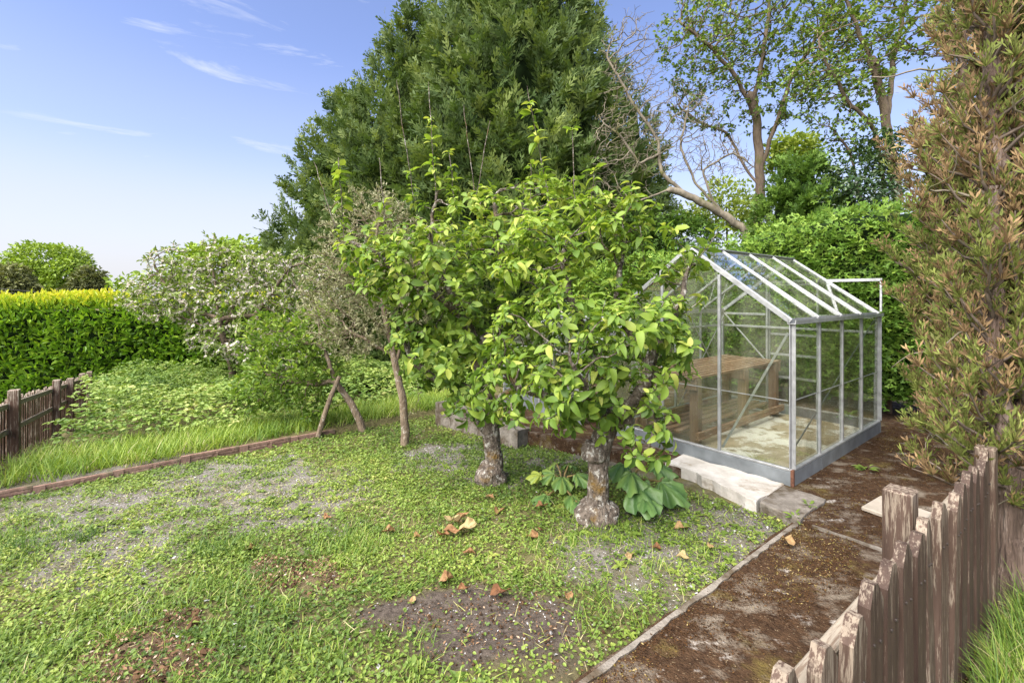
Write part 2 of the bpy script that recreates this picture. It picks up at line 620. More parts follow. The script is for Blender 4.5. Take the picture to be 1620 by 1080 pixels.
M['ivy'] = foliage('ivy', [(0, (0.012, 0.03, 0.010)), (0.6, (0.03, 0.065, 0.016)), (1, (0.09, 0.15, 0.035))], 0.35, 0.1, 0.5)
M['sycamore'] = foliage('sycamore', [(0, (0.05, 0.095, 0.016)), (0.5, (0.14, 0.22, 0.03)), (1, (0.28, 0.36, 0.06))], 0.5, 0.3)
M['far_oak'] = foliage('far_oak', [(0, (0.08, 0.14, 0.015)), (0.5, (0.19, 0.29, 0.025)), (1, (0.33, 0.43, 0.05))], 0.6, 0.25)
M['far_brown'] = foliage('far_brown', [(0, (0.08, 0.095, 0.03)), (0.5, (0.15, 0.165, 0.055)), (1, (0.23, 0.24, 0.08))], 0.6, 0.2)
M['lime_leaf'] = foliage('lime_leaf', [(0, (0.10, 0.16, 0.025)), (0.5, (0.24, 0.32, 0.05)), (1, (0.42, 0.48, 0.10))], 0.5, 0.35)
M['bramble'] = foliage('bramble', [(0, (0.045, 0.10, 0.016)), (0.4, (0.13, 0.22, 0.035)), (0.75, (0.25, 0.34, 0.07)), (1, (0.40, 0.42, 0.14))], 0.5, 0.28)
M['weed'] = foliage('weed', [(0, (0.06, 0.11, 0.02)), (0.5, (0.165, 0.245, 0.04)), (0.85, (0.29, 0.35, 0.07)), (1, (0.40, 0.38, 0.11))], 0.5, 0.28)
M['grass'] = foliage('grass', [(0, (0.05, 0.11, 0.02)), (0.45, (0.15, 0.25, 0.035)), (0.8, (0.30, 0.40, 0.05)), (0.92, (0.38, 0.41, 0.11)), (1, (0.48, 0.43, 0.22))], 0.5, 0.32)
M['rhubarb_leaf'] = foliage('rhubarb_leaf', [(0, (0.05, 0.12, 0.035)), (0.5, (0.13, 0.23, 0.06)), (1, (0.30, 0.36, 0.06))], 0.42, 0.22, 0.4)
M['rhubarb_stalk'] = solid('rhubarb_stalk', (0.22, 0.16, 0.06), 0.5, noise=0.4, nscale=30)
M['dead_leaf'] = foliage('dead_leaf', [(0, (0.07, 0.036, 0.022)), (0.3, (0.19, 0.09, 0.042)), (0.65, (0.31, 0.20, 0.095)), (1, (0.42, 0.36, 0.18))], 0.75, 0.15, 0.15, (1, .9, .7))
M['chip'] = foliage('chip', [(0, (0.03, 0.018, 0.01)), (0.4, (0.10, 0.055, 0.028)), (0.75, (0.26, 0.16, 0.09)), (1, (0.50, 0.42, 0.32))], 0.85, 0.0, 0.15)
M['pebble'] = foliage('pebble', [(0, (0.14, 0.13, 0.125)), (0.5, (0.34, 0.33, 0.32)), (1, (0.74, 0.73, 0.70))], 0.75, 0.0, 0.25)
M['moss'] = foliage('moss', [(0, (0.022, 0.012, 0.006)), (0.45, (0.060, 0.030, 0.013)), (0.75, (0.12, 0.065, 0.024)), (0.9, (0.15, 0.13, 0.03)), (1, (0.30, 0.23, 0.10))], 0.9, 0.0, 0.1)
M['dead_twig'] = solid('dead_twig', (0.13, 0.10, 0.075), 0.8, noise=0.4, nscale=20)
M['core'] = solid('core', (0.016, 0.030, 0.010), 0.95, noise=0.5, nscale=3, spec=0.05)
M['core_brown'] = solid('core_brown', (0.05, 0.035, 0.02), 0.95, noise=0.5, nscale=3, spec=0.05)
M['apple_bark'] = layered('apple_bark', [(24, 9, .35, .65, ((0.055, 0.042, 0.032), (0.20, 0.165, 0.13)), (1, 1, .6)), (26, 7, .54, .62, (0.42, 0.40, 0.35), (1, 1, .8)), (5, 6, .58, .70, (0.16, 0.10, 0.03), ONE)], 0.9, 1.0, 0.035, 45)
M['thin_bark'] = layered('thin_bark', [(14, 8, .3, .7, ((0.09, 0.065, 0.042), (0.27, 0.21, 0.145)), (1, 1, .35)), (24, 6, .57, .65, (0.38, 0.35, 0.29), ONE)], 0.9, 1.0, 0.02, 50)
M['grey_bark'] = layered('grey_bark', [(5, 8, .3, .7, ((0.06, 0.045, 0.032), (0.21, 0.16, 0.11)), (1, 1, .35)), (3, 6, .55, .7, (0.10, 0.10, 0.03), ONE)], 0.9, 0.8, 0.04, 12)
M['bare_bark'] = layered('bare_bark', [(5, 8, .3, .7, ((0.10, 0.085, 0.06), (0.27, 0.235, 0.175)), (1, 1, .35)), (3, 6, .52, .66, (0.13, 0.125, 0.045), ONE)], 0.9, 0.8, 0.04, 12)
M['pale_twig'] = layered('pale_twig', [(10, 6, .3, .7, ((0.22, 0.19, 0.14), (0.44, 0.40, 0.32)), ONE)], 0.9, 0.3, 0.01, 40)
M['conifer_bark'] = layered('conifer_bark', [(8, 8, .3, .7, ((0.05, 0.033, 0.024), (0.21, 0.15, 0.115)), (2.2, 2.2, .25)), (9, 7, .52, .66, (0.30, 0.235, 0.19), (2, 2, .3))], 0.9, 1.0, 0.05, 22)
M['alu'] = solid('aluminium', (0.40, 0.41, 0.41), 0.48, 0.55, noise=0.22, nscale=14, bump=0.15, bscale=30)
M['plinth'] = solid('plinth_paint', (0.185, 0.205, 0.215), 0.42, 0.15, noise=0.25, nscale=7, bump=0.1, bscale=20)
M['rust'] = solid('rust', (0.13, 0.055, 0.03), 0.8, noise=0.5, nscale=30)
M['bench_wood'] = wood_mat('bench_wood', (0.12, 0.062, 0.034), (0.32, 0.19, 0.11), (0.48, 0.37, 0.26), 0.58, 1.0, 0)
M['bench_post'] = wood_mat('bench_post', (0.11, 0.065, 0.038), (0.25, 0.16, 0.10), (0.36, 0.28, 0.20), 0.62, 0.7, 2)
M['fence_paint'] = wood_mat('fence_paint', (0.028, 0.016, 0.011), (0.072, 0.045, 0.032), (0.22, 0.175, 0.13), 0.62, 0.8, 2)
M['fence_worn'] = wood_mat('fence_worn', (0.042, 0.025, 0.017), (0.10, 0.064, 0.046), (0.26, 0.21, 0.155), 0.57, 0.8, 2)
M['rail_wood'] = wood_mat('rail_wood', (0.12, 0.08, 0.055), (0.22, 0.165, 0.115), (0.34, 0.29, 0.22), 0.46, 0.8, 0)
M['far_fence'] = wood_mat('far_fence', (0.055, 0.030, 0.020), (0.15, 0.09, 0.06), (0.42, 0.35, 0.27), 0.56, 0.6, 2)
M['edging'] = layered('edging', [(12, 8, .3, .7, ((0.16, 0.09, 0.065), (0.36, 0.24, 0.185)), ONE), (7, 6, .55, .7, (0.16, 0.13, 0.08), ONE)], 0.85, 0.6, 0.01, 40)
M['tile'] = layered('tile', [(9, 6, .3, .7, ((0.30, 0.26, 0.20), (0.42, 0.37, 0.30)), ONE)], 0.8, 0.3, 0.005, 40)
M['white_concrete'] = layered('white_concrete', [(6, 8, .3, .7, ((0.36, 0.33, 0.28), (0.62, 0.59, 0.54)), ONE), (4, 8, .58, .68, (0.30, 0.26, 0.20), ONE), (30, 6, .66, .74, (0.08, 0.06, 0.04), ONE)], 0.85, 0.7, 0.012, 30)
M['grey_concrete'] = layered('grey_concrete', [(10, 8, .3, .7, ((0.12, 0.105, 0.085), (0.29, 0.26, 0.22)), ONE), (5, 8, .46, .60, (0.085, 0.065, 0.042), ONE)], 0.9, 0.8, 0.012, 50)
M['nail_iron'] = solid('nail_iron', (0.035, 0.025, 0.02), 0.7)
M['cable'] = solid('cable', (0.03, 0.03, 0.03), 0.6)

# dark moss over concrete, with litter and worn pale spots
M['mossy_path'] = layered('mossy_path', [
    (22, 9, .3, .72, ((0.030, 0.017, 0.010), (0.095, 0.055, 0.030)), ONE),
    (3.0, 7, .55, .68, (0.14, 0.105, 0.032), ONE),
    (70, 5, .62, .70, (0.34, 0.26, 0.16), ONE),
    (4.5, 9, .52, .66, (0.20, 0.165, 0.125), (1, 1.4, 1)),
    (6.5, 9, .61, .70, (0.42, 0.38, 0.33), (1, 1.4, 1))], 0.95, 1.0, 0.02, 90, spec=0.1)
M['floor_inside'] = layered('floor_inside', [
    (5, 8, .3, .7, ((0.27, 0.21, 0.125), (0.47, 0.39, 0.27)), ONE),
    (2.2, 7, .50, .56, (0.68, 0.64, 0.56), ONE),
    (3.1, 7, .58, .68, (0.15, 0.11, 0.05), ONE)], 0.9, 0.5, 0.01, 40)


def ground_material():
    m, nt, N, L, o = new_mat('garden_soil')
    c = N.new('ShaderNodeTexCoord')
    p = N.new('ShaderNodeBsdfPrincipled'); p.inputs['Roughness'].default_value = 0.95; p.inputs['Specular IOR Level'].default_value = 0.1

    def noise(sc, det=7, rough=.65):
        n = N.new('ShaderNodeTexNoise'); n.inputs['Scale'].default_value = sc; n.inputs['Detail'].default_value = det; n.inputs['Roughness'].default_value = rough
        L.new(c.outputs['Object'], n.inputs['Vector'])
        return n.outputs['Fac']

    def attr(nm):
        a = N.new('ShaderNodeAttribute'); a.attribute_name = nm
        return a.outputs['Fac']

    def mixc(fac, a, b):
        x = N.new('ShaderNodeMixRGB'); L.new(fac, x.inputs['Fac'])
        if isinstance(a, tuple): x.inputs['Color1'].default_value = (*a, 1)
        else: L.new(a, x.inputs['Color1'])
        if isinstance(b, tuple): x.inputs['Color2'].default_value = (*b, 1)
        else: L.new(b, x.inputs['Color2'])
        return x.outputs['Color']

    def rmp(fac, lo, hi, a, b):
        r = ramp(N, [(lo, a), (hi, b)]); L.new(fac, r.inputs['Fac']); return r.outputs['Color']
    turf = rmp(noise(18), .3, .7, (0.07, 0.065, 0.028), (0.19, 0.17, 0.075))
    soil = rmp(noise(30), .3, .72, (0.045, 0.035, 0.028), (0.16, 0.13, 0.105))
    grav = rmp(noise(55), .35, .7, (0.15, 0.14, 0.12), (0.43, 0.41, 0.38))
    brown = rmp(noise(24), .3, .7, (0.06, 0.038, 0.024), (0.22, 0.15, 0.095))
    col = mixc(attr('gravel'), turf, grav)
    col = mixc(attr('soil'), col, soil)
    col = mixc(attr('mulch'), col, brown)
    L.new(col, p.inputs['Base Color'])
    b = N.new('ShaderNodeBump'); b.inputs['Strength'].default_value = 1.0; b.inputs['Distance'].default_value = 0.02
    L.new(noise(60, 8, .7), b.inputs['Height']); L.new(b.outputs['Normal'], p.inputs['Normal'])
    L.new(p.outputs['BSDF'], o.inputs['Surface'])
    return m


M['ground'] = ground_material()


def glass_material(name, dirt, green):
    m, nt, N, L, o = new_mat(name)
    c = N.new('ShaderNodeTexCoord')
    n = N.new('ShaderNodeTexNoise'); n.inputs['Scale'].default_value = 5; n.inputs['Detail'].default_value = 7
    mpn = N.new('ShaderNodeMapping'); mpn.inputs['Scale'].default_value = (1, 1, 0.6)
    L.new(c.outputs['Object'], mpn.inputs['Vector']); L.new(mpn.outputs['Vector'], n.inputs['Vector'])
    tr = N.new('ShaderNodeBsdfTransparent'); tr.inputs['Color'].default_value = (0.95, 0.97, 0.94, 1)
    gl = N.new('ShaderNodeBsdfGlossy'); gl.inputs['Roughness'].default_value = 0.02; gl.inputs['Color'].default_value = (1, 1, 1, 1)
    lw = N.new('ShaderNodeLayerWeight'); lw.inputs['Blend'].default_value = 0.5
    pw = N.new('ShaderNodeMath'); pw.operation = 'POWER'; pw.inputs[1].default_value = 4.0
    fr = N.new('ShaderNodeMath'); fr.operation = 'MULTIPLY_ADD'; fr.inputs[1].default_value = 0.75; fr.inputs[2].default_value = 0.06
    L.new(lw.outputs['Facing'], pw.inputs[0]); L.new(pw.outputs['Value'], fr.inputs[0])
    ms = N.new('ShaderNodeMixShader')
    L.new(fr.outputs['Value'], ms.inputs['Fac']); L.new(tr.outputs['BSDF'], ms.inputs[1]); L.new(gl.outputs['BSDF'], ms.inputs[2])
    df = N.new('ShaderNodeBsdfDiffuse'); df.inputs['Color'].default_value = (*green, 1)
    r = ramp(N, [(0.35, (0, 0, 0)), (0.75, (dirt,) * 3)])
    L.new(n.outputs['Fac'], r.inputs['Fac'])
    m2 = N.new('ShaderNodeMixShader')
    L.new(r.outputs['Color'], m2.inputs['Fac']); L.new(ms.outputs['Shader'], m2.inputs[1]); L.new(df.outputs['BSDF'], m2.inputs[2])
    L.new(m2.outputs['Shader'], o.inputs['Surface'])
    return m


M['glass'] = glass_material('glass', 0.15, (0.36, 0.37, 0.28))
M['glass_dirty'] = glass_material('glass_dirty', 0.30, (0.16, 0.18, 0.08))

# ------------------------------------------------------------------ zones of the plot (plan-view patches on the ground)
class Zone:
    def __init__(s, px0, px1, py0, py1, edge=0.25):
        l, r, t, b = G(px0, (py0 + py1) / 2), G(px1, (py0 + py1) / 2), G((px0 + px1) / 2, py0), G((px0 + px1) / 2, py1)
        s.c = (np.array(l[:2]) + np.array(r[:2]) + np.array(t[:2]) + np.array(b[:2])) / 4
        s.ax = (np.array(r[:2]) - np.array(l[:2])) / 2
        s.ay = (np.array(t[:2]) - np.array(b[:2])) / 2
        s.inv = np.linalg.inv(np.stack([s.ax, s.ay], 1))
        s.e = edge

    def __call__(s, X, Y):
        q = s.inv @ np.stack([np.asarray(X, float).ravel() - s.c[0], np.asarray(Y, float).ravel() - s.c[1]])
        r = np.sqrt((q ** 2).sum(0)).reshape(np.shape(X))
        n = (fbm(np.asarray(X) * 5, np.asarray(Y) * 5, seed=5, octs=4) - .5) * 1.25
        return smooth(1 + s.e, 1 - s.e, r + n)


Z_SOIL = [Zone(625, 940, 925, 1052), Zone(560, 700, 948, 982)]
Z_GRAVEL = [Zone(-40, 330, 740, 920), Zone(200, 560, 715, 830), Zone(640, 1010, 690, 760), Zone(900, 1240, 780, 930)]
Z_MULCH = [Zone(140, 350, 995, 1110), Zone(380, 530, 880, 935), Zone(250, 330, 960, 1000)]
Z_LUSH = [Zone(280, 480, 860, 960), Zone(500, 640, 830, 900), Zone(-60, 180, 810, 900), Zone(-100, 520, 930, 1200), Zone(560, 980, 690, 800), Zone(900, 1120, 830, 900)]
Z_DARKGRASS = [Zone(-60, 170, 815, 890), Zone(280, 420, 850, 960), Zone(500, 620, 830, 890)]


def zmax(zs, X, Y):
    r = 0
    for z in zs:
        r = np.maximum(r, z(X, Y))
    return r


# ------------------------------------------------------------------ the ground
def ground_sheet():
    def axis(lo, hi, step, far_lo, far_hi):
        a = list(np.arange(lo, hi, step))
        s_, x = step, hi
        while x < far_hi:
            a.append(x); s_ *= 1.25; x += s_
        a.append(far_hi)
        s_, x = step * 1.25, lo - step * 1.25
        while x > far_lo:
            a.insert(0, x); s_ *= 1.25; x -= s_
        a.insert(0, far_lo)
        return np.array(a)
    xs = axis(-6.5, 3.6, 0.06, -900, 900)
    ys = axis(0.9, 7.6, 0.06, -300, 1800)
    X, Y = np.meshgrid(xs, ys)
    Z = terr(X, Y)
    near = smooth(14, 7, np.hypot(X, Y - 3))
    so = zmax(Z_SOIL, X, Y); mu = zmax(Z_MULCH, X, Y); gr = zmax(Z_GRAVEL, X, Y)
    Z = Z + near * ((fbm(X * 3, Y * 3, seed=2) - .5) * 0.05 + (fbm(X * 14, Y * 14, seed=3) - .5) * (0.02 + 0.03 * so + 0.06 * mu))
    u, v = uv_of(X, Y)
    pad = (v < -0.22) & (v > -1.25) | (u > -0.75) & (v < 4.45) & (v > -1.3)
    Z = np.where(pad, np.minimum(Z, -0.075), Z)
    ny, nx = X.shape
    V = np.stack([X.ravel(), Y.ravel(), Z.ravel()], 1)
    i = np.arange(ny - 1)[:, None] * nx + np.arange(nx - 1)[None]
    Fq = np.stack([i, i + 1, i + nx + 1, i + nx], -1).reshape(-1, 4)
    gravel = np.clip(gr * (0.45 + 1.6 * (fbm(X * 9, Y * 9, seed=8) - .4)), 0, 1)
    me = np_mesh('ground', V, Fq, M['ground'], smooth_shade=True, extra={'soil': np.clip(so + 0.35 * gr, 0, 1).ravel(), 'gravel': gravel.ravel(), 'mulch': mu.ravel()})
    link('ground', me, kind='structure', label='sloping garden ground of soil, gravel and turf')


ground_sheet()


def slab(name, outline, z_top, thick, mat, jag=0.012, seed=0, label=None, parent=None, bulge=0.004):
    """cast slab with slightly irregular edges; outline is a list of (u, v)"""
    r = np.random.default_rng(seed)
    pts = []
    n = len(outline)
    for i in range(n):
        a, b = np.array(outline[i]), np.array(outline[(i + 1) % n])
        k = max(2, int(np.linalg.norm(b - a) / 0.09))
        for j in range(k):
            pts.append(a + (b - a) * j / k + r.uniform(-jag, jag, 2) * (1 if j else 0.3))
    top = np.array([W(p[0], p[1], z_top + r.uniform(-bulge, bulge)) for p in pts])
    c = np.array([np.mean(outline, 0)])
    inner = np.array([W(*(p * 0.985 + c[0] * 0.015), z_top + 0.006) for p in pts])
    bot = top.copy(); bot[:, 2] = z_top - thick
    m = len(pts)
    mb = MB()
    V = np.concatenate([inner, top, bot])
    fs = [tuple(range(m))]
    for i in range(m):
        j = (i + 1) % m
        fs.append((i, m + i, m + j, j)); fs.append((m + i, 2 * m + i, 2 * m + j, m + j))
    mb.add(V, fs)
    return mb.build(name, mat, parent, kind='structure' if parent is None else None, label=label)


PATH_V0, PATH_V1 = -1.27, -0.27
pad_o = slab('concrete_pad', [(-0.60, -0.30), (-0.60, -1.27), (-0.2, -1.45), (4.6, -1.5), (4.6, 4.4), (-0.80, 4.4), (-0.70, 2.6), (-0.36, 0.95), (-0.30, 0.10), (-0.52, -0.10)],
             0.0, 0.42, M['mossy_path'], seed=3, label='mossy brown concrete pad under the greenhouse')
path_o = slab('path', [(-7.0, PATH_V0), (-0.625, PATH_V0), (-0.625, PATH_V1 + .02), (-7.0, PATH_V1)], -0.014, 0.2, M['mossy_path'], seed=4,
              label='mossy brown concrete path beside the picket fence')

# bare concrete margins of the path and the joint against the pad
def strip(u0, v0, u1, v1, w, z, seed):
    rr_ = np.random.default_rng(seed)
    a, b = np.array([u0, v0]), np.array([u1, v1]); d_ = (b - a) / np.linalg.norm(b - a); n_ = np.array([-d_[1], d_[0]])
    k_ = int(np.linalg.norm(b - a) / .05)
    L1 = [a + d_ * .05 * i_ + n_ * (w / 2 + rr_.uniform(-.35, .25) * w) for i_ in range(k_)]
    L2 = [a + d_ * .05 * i_ - n_ * w / 2 for i_ in range(k_)]
    V_ = [W(p_[0], p_[1], z) for p_ in L1] + [W(p_[0], p_[1], z) for p_ in L2] + [W(p_[0], p_[1], z - .03) for p_ in L1] + [W(p_[0], p_[1], z - .03) for p_ in L2]
    fs_ = []
    for i_ in range(k_ - 1):
        fs_ += [(i_, i_ + 1, k_ + i_ + 1, k_ + i_), (2 * k_ + i_, i_, i_ + 1, 2 * k_ + i_ + 1)[::-1], (k_ + i_, k_ + i_ + 1, 3 * k_ + i_ + 1, 3 * k_ + i_)[::-1]]
    MB().add(V_, fs_).build('margin', M['grey_concrete'], path_o)


strip(-.66, PATH_V1 - .022, -5.5, PATH_V1 - .016, .03, .0015, 1)
strip(-.612, PATH_V0 + .1, -.612, PATH_V1 + .0, .018, .002, 2)

# the pale broken slab and the grey block at the corner of the pad
mbq = slab('white_slab', [(-0.56, 0.02), (-0.03, 0.04), (-0.03, 0.98), (-0.36, 0.95), (-0.42, 0.55)], 0.012, 0.16, M['white_concrete'], jag=0.03, seed=8)
del mbq['kind']
tag(mbq, 'broken whitish concrete slab in front of the greenhouse base', 'slab', kind='thing')
mbq = slab('concrete_block', [(-0.66, -0.31), (-0.12, -0.30), (-0.10, 0.012), (-0.57, 0.0)], 0.018, 0.17, M['grey_concrete'], jag=0.012, seed=9)
del mbq['kind']
tag(mbq, 'speckled grey concrete block at the near corner of the greenhouse', 'concrete block', kind='thing')

# the kerb wall along the far part of the pad
kw = MB()
ring = [(-0.86, 4.42), (-0.86, 2.55), (-0.66, 2.55), (-0.66, 4.42)]
o = slab('garden_kerb', ring, 0.035, 0.45, M['grey_concrete'], jag=0.02, seed=12)
del o['kind']
tag(o, 'old grey concrete kerb wall beyond the gnarled tree trunks', 'kerb', kind='thing')

# ------------------------------------------------------------------ greenhouse
GW, GL = 1.83, 2.44
ZB, ZE, ZR = 0.125, 1.35, 2.03
gh = thing('greenhouse', 'aluminium framed glass greenhouse standing on the mossy concrete pad', 'greenhouse', W(0, 0, 0), math.atan2(UU[1], UU[0]))
# local axes: x = u, y = v


def gbar(name, a, b, w, h, up=(0, 0, 1), mat='alu', parent=None, bevel=0.003):
    return MB().bar(a, b, w, h, up).build(name, M[mat], parent or gh, bevel=bevel)


def roof_z(v):
    return ZE + (ZR - ZE) * (1 - abs(v - GW / 2) / (GW / 2))


t_ = 0.03
# plinth
MB().box((-0.03, -0.03, 0.002), (-0.002, GW + 0.03, ZB)).build('plinth_panel', M['plinth'], gh, bevel=0.004)
MB().box((GL + 0.002, -0.03, 0.002), (GL + 0.03, GW + 0.03, ZB)).build('plinth_panel', M['plinth'], gh, bevel=0.004)
for v0, v1 in ((-0.031, -0.003), (GW + 0.003, GW + 0.031)):
    MB().box((0.0, v0, 0.003), (0.610, v1, ZB - .001)).build('plinth_panel', M['plinth'], gh, bevel=0.004)
    MB().box((0.613, v0 + .001, 0.003), (GL, v1 - .001, ZB - .001)).build('plinth_panel', M['plinth'], gh, bevel=0.004)
# sill bars
gbar('sill_bar', (-0.014, -0.02, ZB + .012), (-0.014, GW + .02, ZB + .012), 0.034, 0.02)
gbar('sill_bar', (GL + .014, -0.02, ZB + .012), (GL + .014, GW + .02, ZB + .012), 0.034, 0.02)
gbar('sill_bar', (0.005, -0.016, ZB + .0125), (GL - .005, -0.016, ZB + .0125), 0.034, 0.02)
gbar('sill_bar', (0.005, GW + .016, ZB + .0125), (GL - .005, GW + .016, ZB + .0125), 0.034, 0.02)
# corner posts
for (uu, vv) in ((0, 0), (0, GW), (GL, 0), (GL, GW)):
    su, sv = (-1 if uu == 0 else 1), (-1 if vv == 0 else 1)
    mb = MB()
    mb.box((min(uu, uu + su * .034), min(vv, vv + sv * .008), ZB + .02), (max(uu, uu + su * .034), max(vv, vv + sv * .008), ZE))
    mb.box((min(uu, uu + su * .008), min(vv + sv * .009, vv + sv * .042), ZB + .02), (max(uu, uu + su * .008), max(vv + sv * .009, vv + sv * .042), ZE))
    mb.build('corner_post', M['alu'], gh, bevel=0.002)
MB().box((-0.036, -0.037, 0.001), (-0.012, -0.012, ZB + .02)).build('corner_joint', M['rust'], gh, bevel=0.002)
# eave gutters
for vv, s_ in ((0, -1), (GW, 1)):
    mb = MB()
    y0, y1 = sorted((vv - s_ * .01, vv + s_ * .055))
    mb.box((-0.04, y0, ZE), (GL + .04, y1, ZE + .006))
    mb.box((-0.04, min(vv + s_ * .049, vv + s_ * .055), ZE + .0062), (GL + .04, max(vv + s_ * .049, vv + s_ * .055), ZE + .035))
    mb.box((-0.04, min(vv - s_ * .01, vv - s_ * .004), ZE + .0062), (GL + .04, max(vv - s_ * .01, vv - s_ * .004), ZE + .045))
    mb.build('gutter', M['alu'], gh)
# ridge
mb = MB().box((-0.03, GW / 2 - .012, ZR - .03), (GL + .03, GW / 2 + .012, ZR + .035))
mb.box((-0.03, GW / 2 - .032, ZR + .0352), (GL + .03, GW / 2 + .032, ZR + .047))
mb.build('ridge_bar', M['alu'], gh)
# side glazing bars
for k in (1, 2, 3):
    for vv, s_ in ((0, -1), (GW, 1)):
        gbar('glazing_bar', (k * .61, vv + s_ * .008, ZB + .022), (k * .61, vv + s_ * .008, ZE), 0.026, 0.03, up=(0, s_, 0))
# gable bars
for uu, s_ in ((0, -1), (GL, 1)):
    for vv in (.61, 1.22):
        gbar('glazing_bar', (uu + s_ * .006, vv, ZB + .022), (uu + s_ * .006, vv, roof_z(vv) - .02), 0.026, 0.03, up=(s_, 0, 0))
    for sgn in (-1, 1):      # gable rafters
        v_e = GW / 2 + sgn * (GW / 2 + .01)
        gbar('gable_rafter', (uu + s_ * .012, v_e, ZE + .022), (uu + s_ * .012, GW / 2 + sgn * .016, ZR + .012), 0.034, 0.045)
# roof bars
for k in (1, 2, 3):
    for sgn in (-1, 1):
        v_e = GW / 2 + sgn * (GW / 2 + .008)
        gbar('roof_bar', (k * .61, v_e, ZE + .036), (k * .61, GW / 2 + sgn * .014, ZR + .026), 0.03, 0.028)
# braces
gbar('brace', (0.028, 0.03, ZE - .08), (0.028, .60, ZB + .04), 0.022, 0.006, up=(1, 0, 0))
gbar('brace', (0.028, GW - 0.03, ZE - .08), (0.028, 1.25, ZB + .04), 0.022, 0.006, up=(1, 0, 0))
gbar('brace', (GL - .02, 0.024, ZE - .05), (0.05, 0.024, ZB + .12), 0.022, 0.006, up=(0, 1, 0))
gbar('brace', (GL - .02, GW - 0.024, ZE - .05), (1.25, GW - .024, ZB + .04), 0.022, 0.006, up=(0, 1, 0))
gbar('brace', (GL - .02, GW - 0.026, ZB + .1), (1.5, GW - .026, ZE - .03), 0.022, 0.006, up=(0, 1, 0))
gbar('brace', (1.83, 0.03, ZB + .03), (2.0, 0.03, ZB + .75), 0.016, 0.006, up=(0, 1, 0))
gbar('brace', (GL - .025, GW - .04, ZE - .03), (GL - .025, 1.24, .72), 0.022, 0.006, up=(1, 0, 0))
# rear gable rails, sliding door and its overhanging track
gbar('rail', (GL - .012, 1.235, ZE - .02), (GL - .012, GW - .02, ZE - .02), 0.02, 0.03)
gbar('rail', (GL - .012, .03, ZE - .02), (GL - .012, .595, ZE - .02), 0.02, 0.03)
gbar('rail', (GL - .036, .03, 1.16), (GL - .036, GW - .03, 1.16), 0.018, 0.028)
gbar('rail', (0.05, GW - .04, 1.165), (GL - .05, GW - .04, 1.165), 0.018, 0.024)
gbar('door_track', (GL + .035, -0.04, 1.77), (GL + .035, 1.24, 1.77), 0.022, 0.034)
gbar('door_track', (GL + .035, -0.028, ZE + .05), (GL + .035, -0.028, 1.752), 0.022, 0.022, up=(1, 0, 0))
gbar('door_track', (GL + .035, .44, ZE - .02), (GL + .035, .50, 1.752), 0.022, 0.022, up=(1, 0, 0))
door = MB()
for vv in (.62, 1.21):
    door.bar((GL + .05, vv, .10), (GL + .05, vv, 1.752), 0.028, 0.02, up=(1, 0, 0))
for zz in (.12, .50, .80, 1.07, 1.735):
    door.bar((GL + .05, .636, zz), (GL + .05, 1.194, zz), 0.02, 0.03)
door = door.build('door', M['alu'], gh)
for z0, z1 in ((.14, .485), (.515, .785), (.815, 1.055), (1.085, 1.72)):
    MB().box((GL + .049, .638, z0), (GL + .051, 1.192, z1)).build('pane', M['glass'], door)


def pane(pts, mat='glass', th=0.003):
    """thin glass plate with real thickness"""
    p = np.array(pts, float)
    n = np.cross(p[1] - p[0], p[2] - p[0]); n /= np.linalg.norm(n)
    k = len(p)
    V = np.concatenate([p + n * th / 2, p - n * th / 2])
    fs = [tuple(range(k)), tuple(range(2 * k - 1, k - 1, -1))]
    for i in range(k):
        j = (i + 1) % k
        fs.append((i, k + i, k + j, j))
    MB().add(V, fs).build('pane', M[mat], gh)


zm = 0.705
gg = 0.014
for k in range(4):
    a, b = k * .61 + gg, (k + 1) * .61 - gg
    for vv, mt in ((-.004, 'glass_dirty'), (GW + .004, 'glass_dirty')):
        s_ = -1 if vv < 0 else 1
        pane([(a, vv, ZB + .024), (b, vv, ZB + .024), (b, vv, zm + .01), (a, vv, zm + .01)], mt)
        pane([(a, vv + s_ * .005, zm), (b, vv + s_ * .005, zm), (b, vv + s_ * .005, ZE - .002), (a, vv + s_ * .005, ZE - .002)], mt)
    for sgn in (-1, 1):     # roof panes in two lengths
        def rp(t):
            return GW / 2 + sgn * (GW / 2) * (1 - t), ZE + .03 + (ZR - ZE) * t
        for t0, t1, dz in ((0.01, .53, .004), (.50, .975, .010)):
            v0, z0 = rp(t0); v1, z1 = rp(t1)
            if sgn > 0 and k == 2 and t0 > .4:
                continue    # this one is the roof vent, propped open
            pane([(a, v0, z0 + dz), (b, v0, z0 + dz), (b, v1, z1 + dz), (a, v1, z1 + dz)], 'glass')
for k in range(3):
    a, b = k * .61 + gg, (k + 1) * .61 - gg
    for uu in (-.004, GL + .004):
        if uu > 1 and k == 1:
            continue
        s_ = -1 if uu < 0 else 1
        mt = 'glass' if uu < 0 else 'glass_dirty'
        pane([(uu, a, ZB + .024), (uu, b, ZB + .024), (uu, b, zm + .01), (uu, a, zm + .01)], mt)
        top = [(uu + s_ * .005, a, zm), (uu + s_ * .005, b, zm)]
        if k == 1:
            top += [(uu + s_ * .005, b, roof_z(b) - .02), (uu + s_ * .005, GW / 2, ZR - .03), (uu + s_ * .005, a, roof_z(a) - .02)]
        else:
            top += [(uu + s_ * .005, b, roof_z(b) - .02), (uu + s_ * .005, a, roof_z(a) - .02)]
        pane(top, mt)
for k in range(4):
    for vv in (-.012, GW + .012):
        gbar('glazing_strip', (k * .61 + .016, vv, zm + .003), ((k + 1) * .61 - .016, vv, zm + .003), .004, .007, bevel=0)
for k in range(3):
    gbar('glazing_strip', (-.012, k * .61 + .016, zm + .003), (-.012, (k + 1) * .61 - .016, zm + .003), .004, .007, bevel=0)
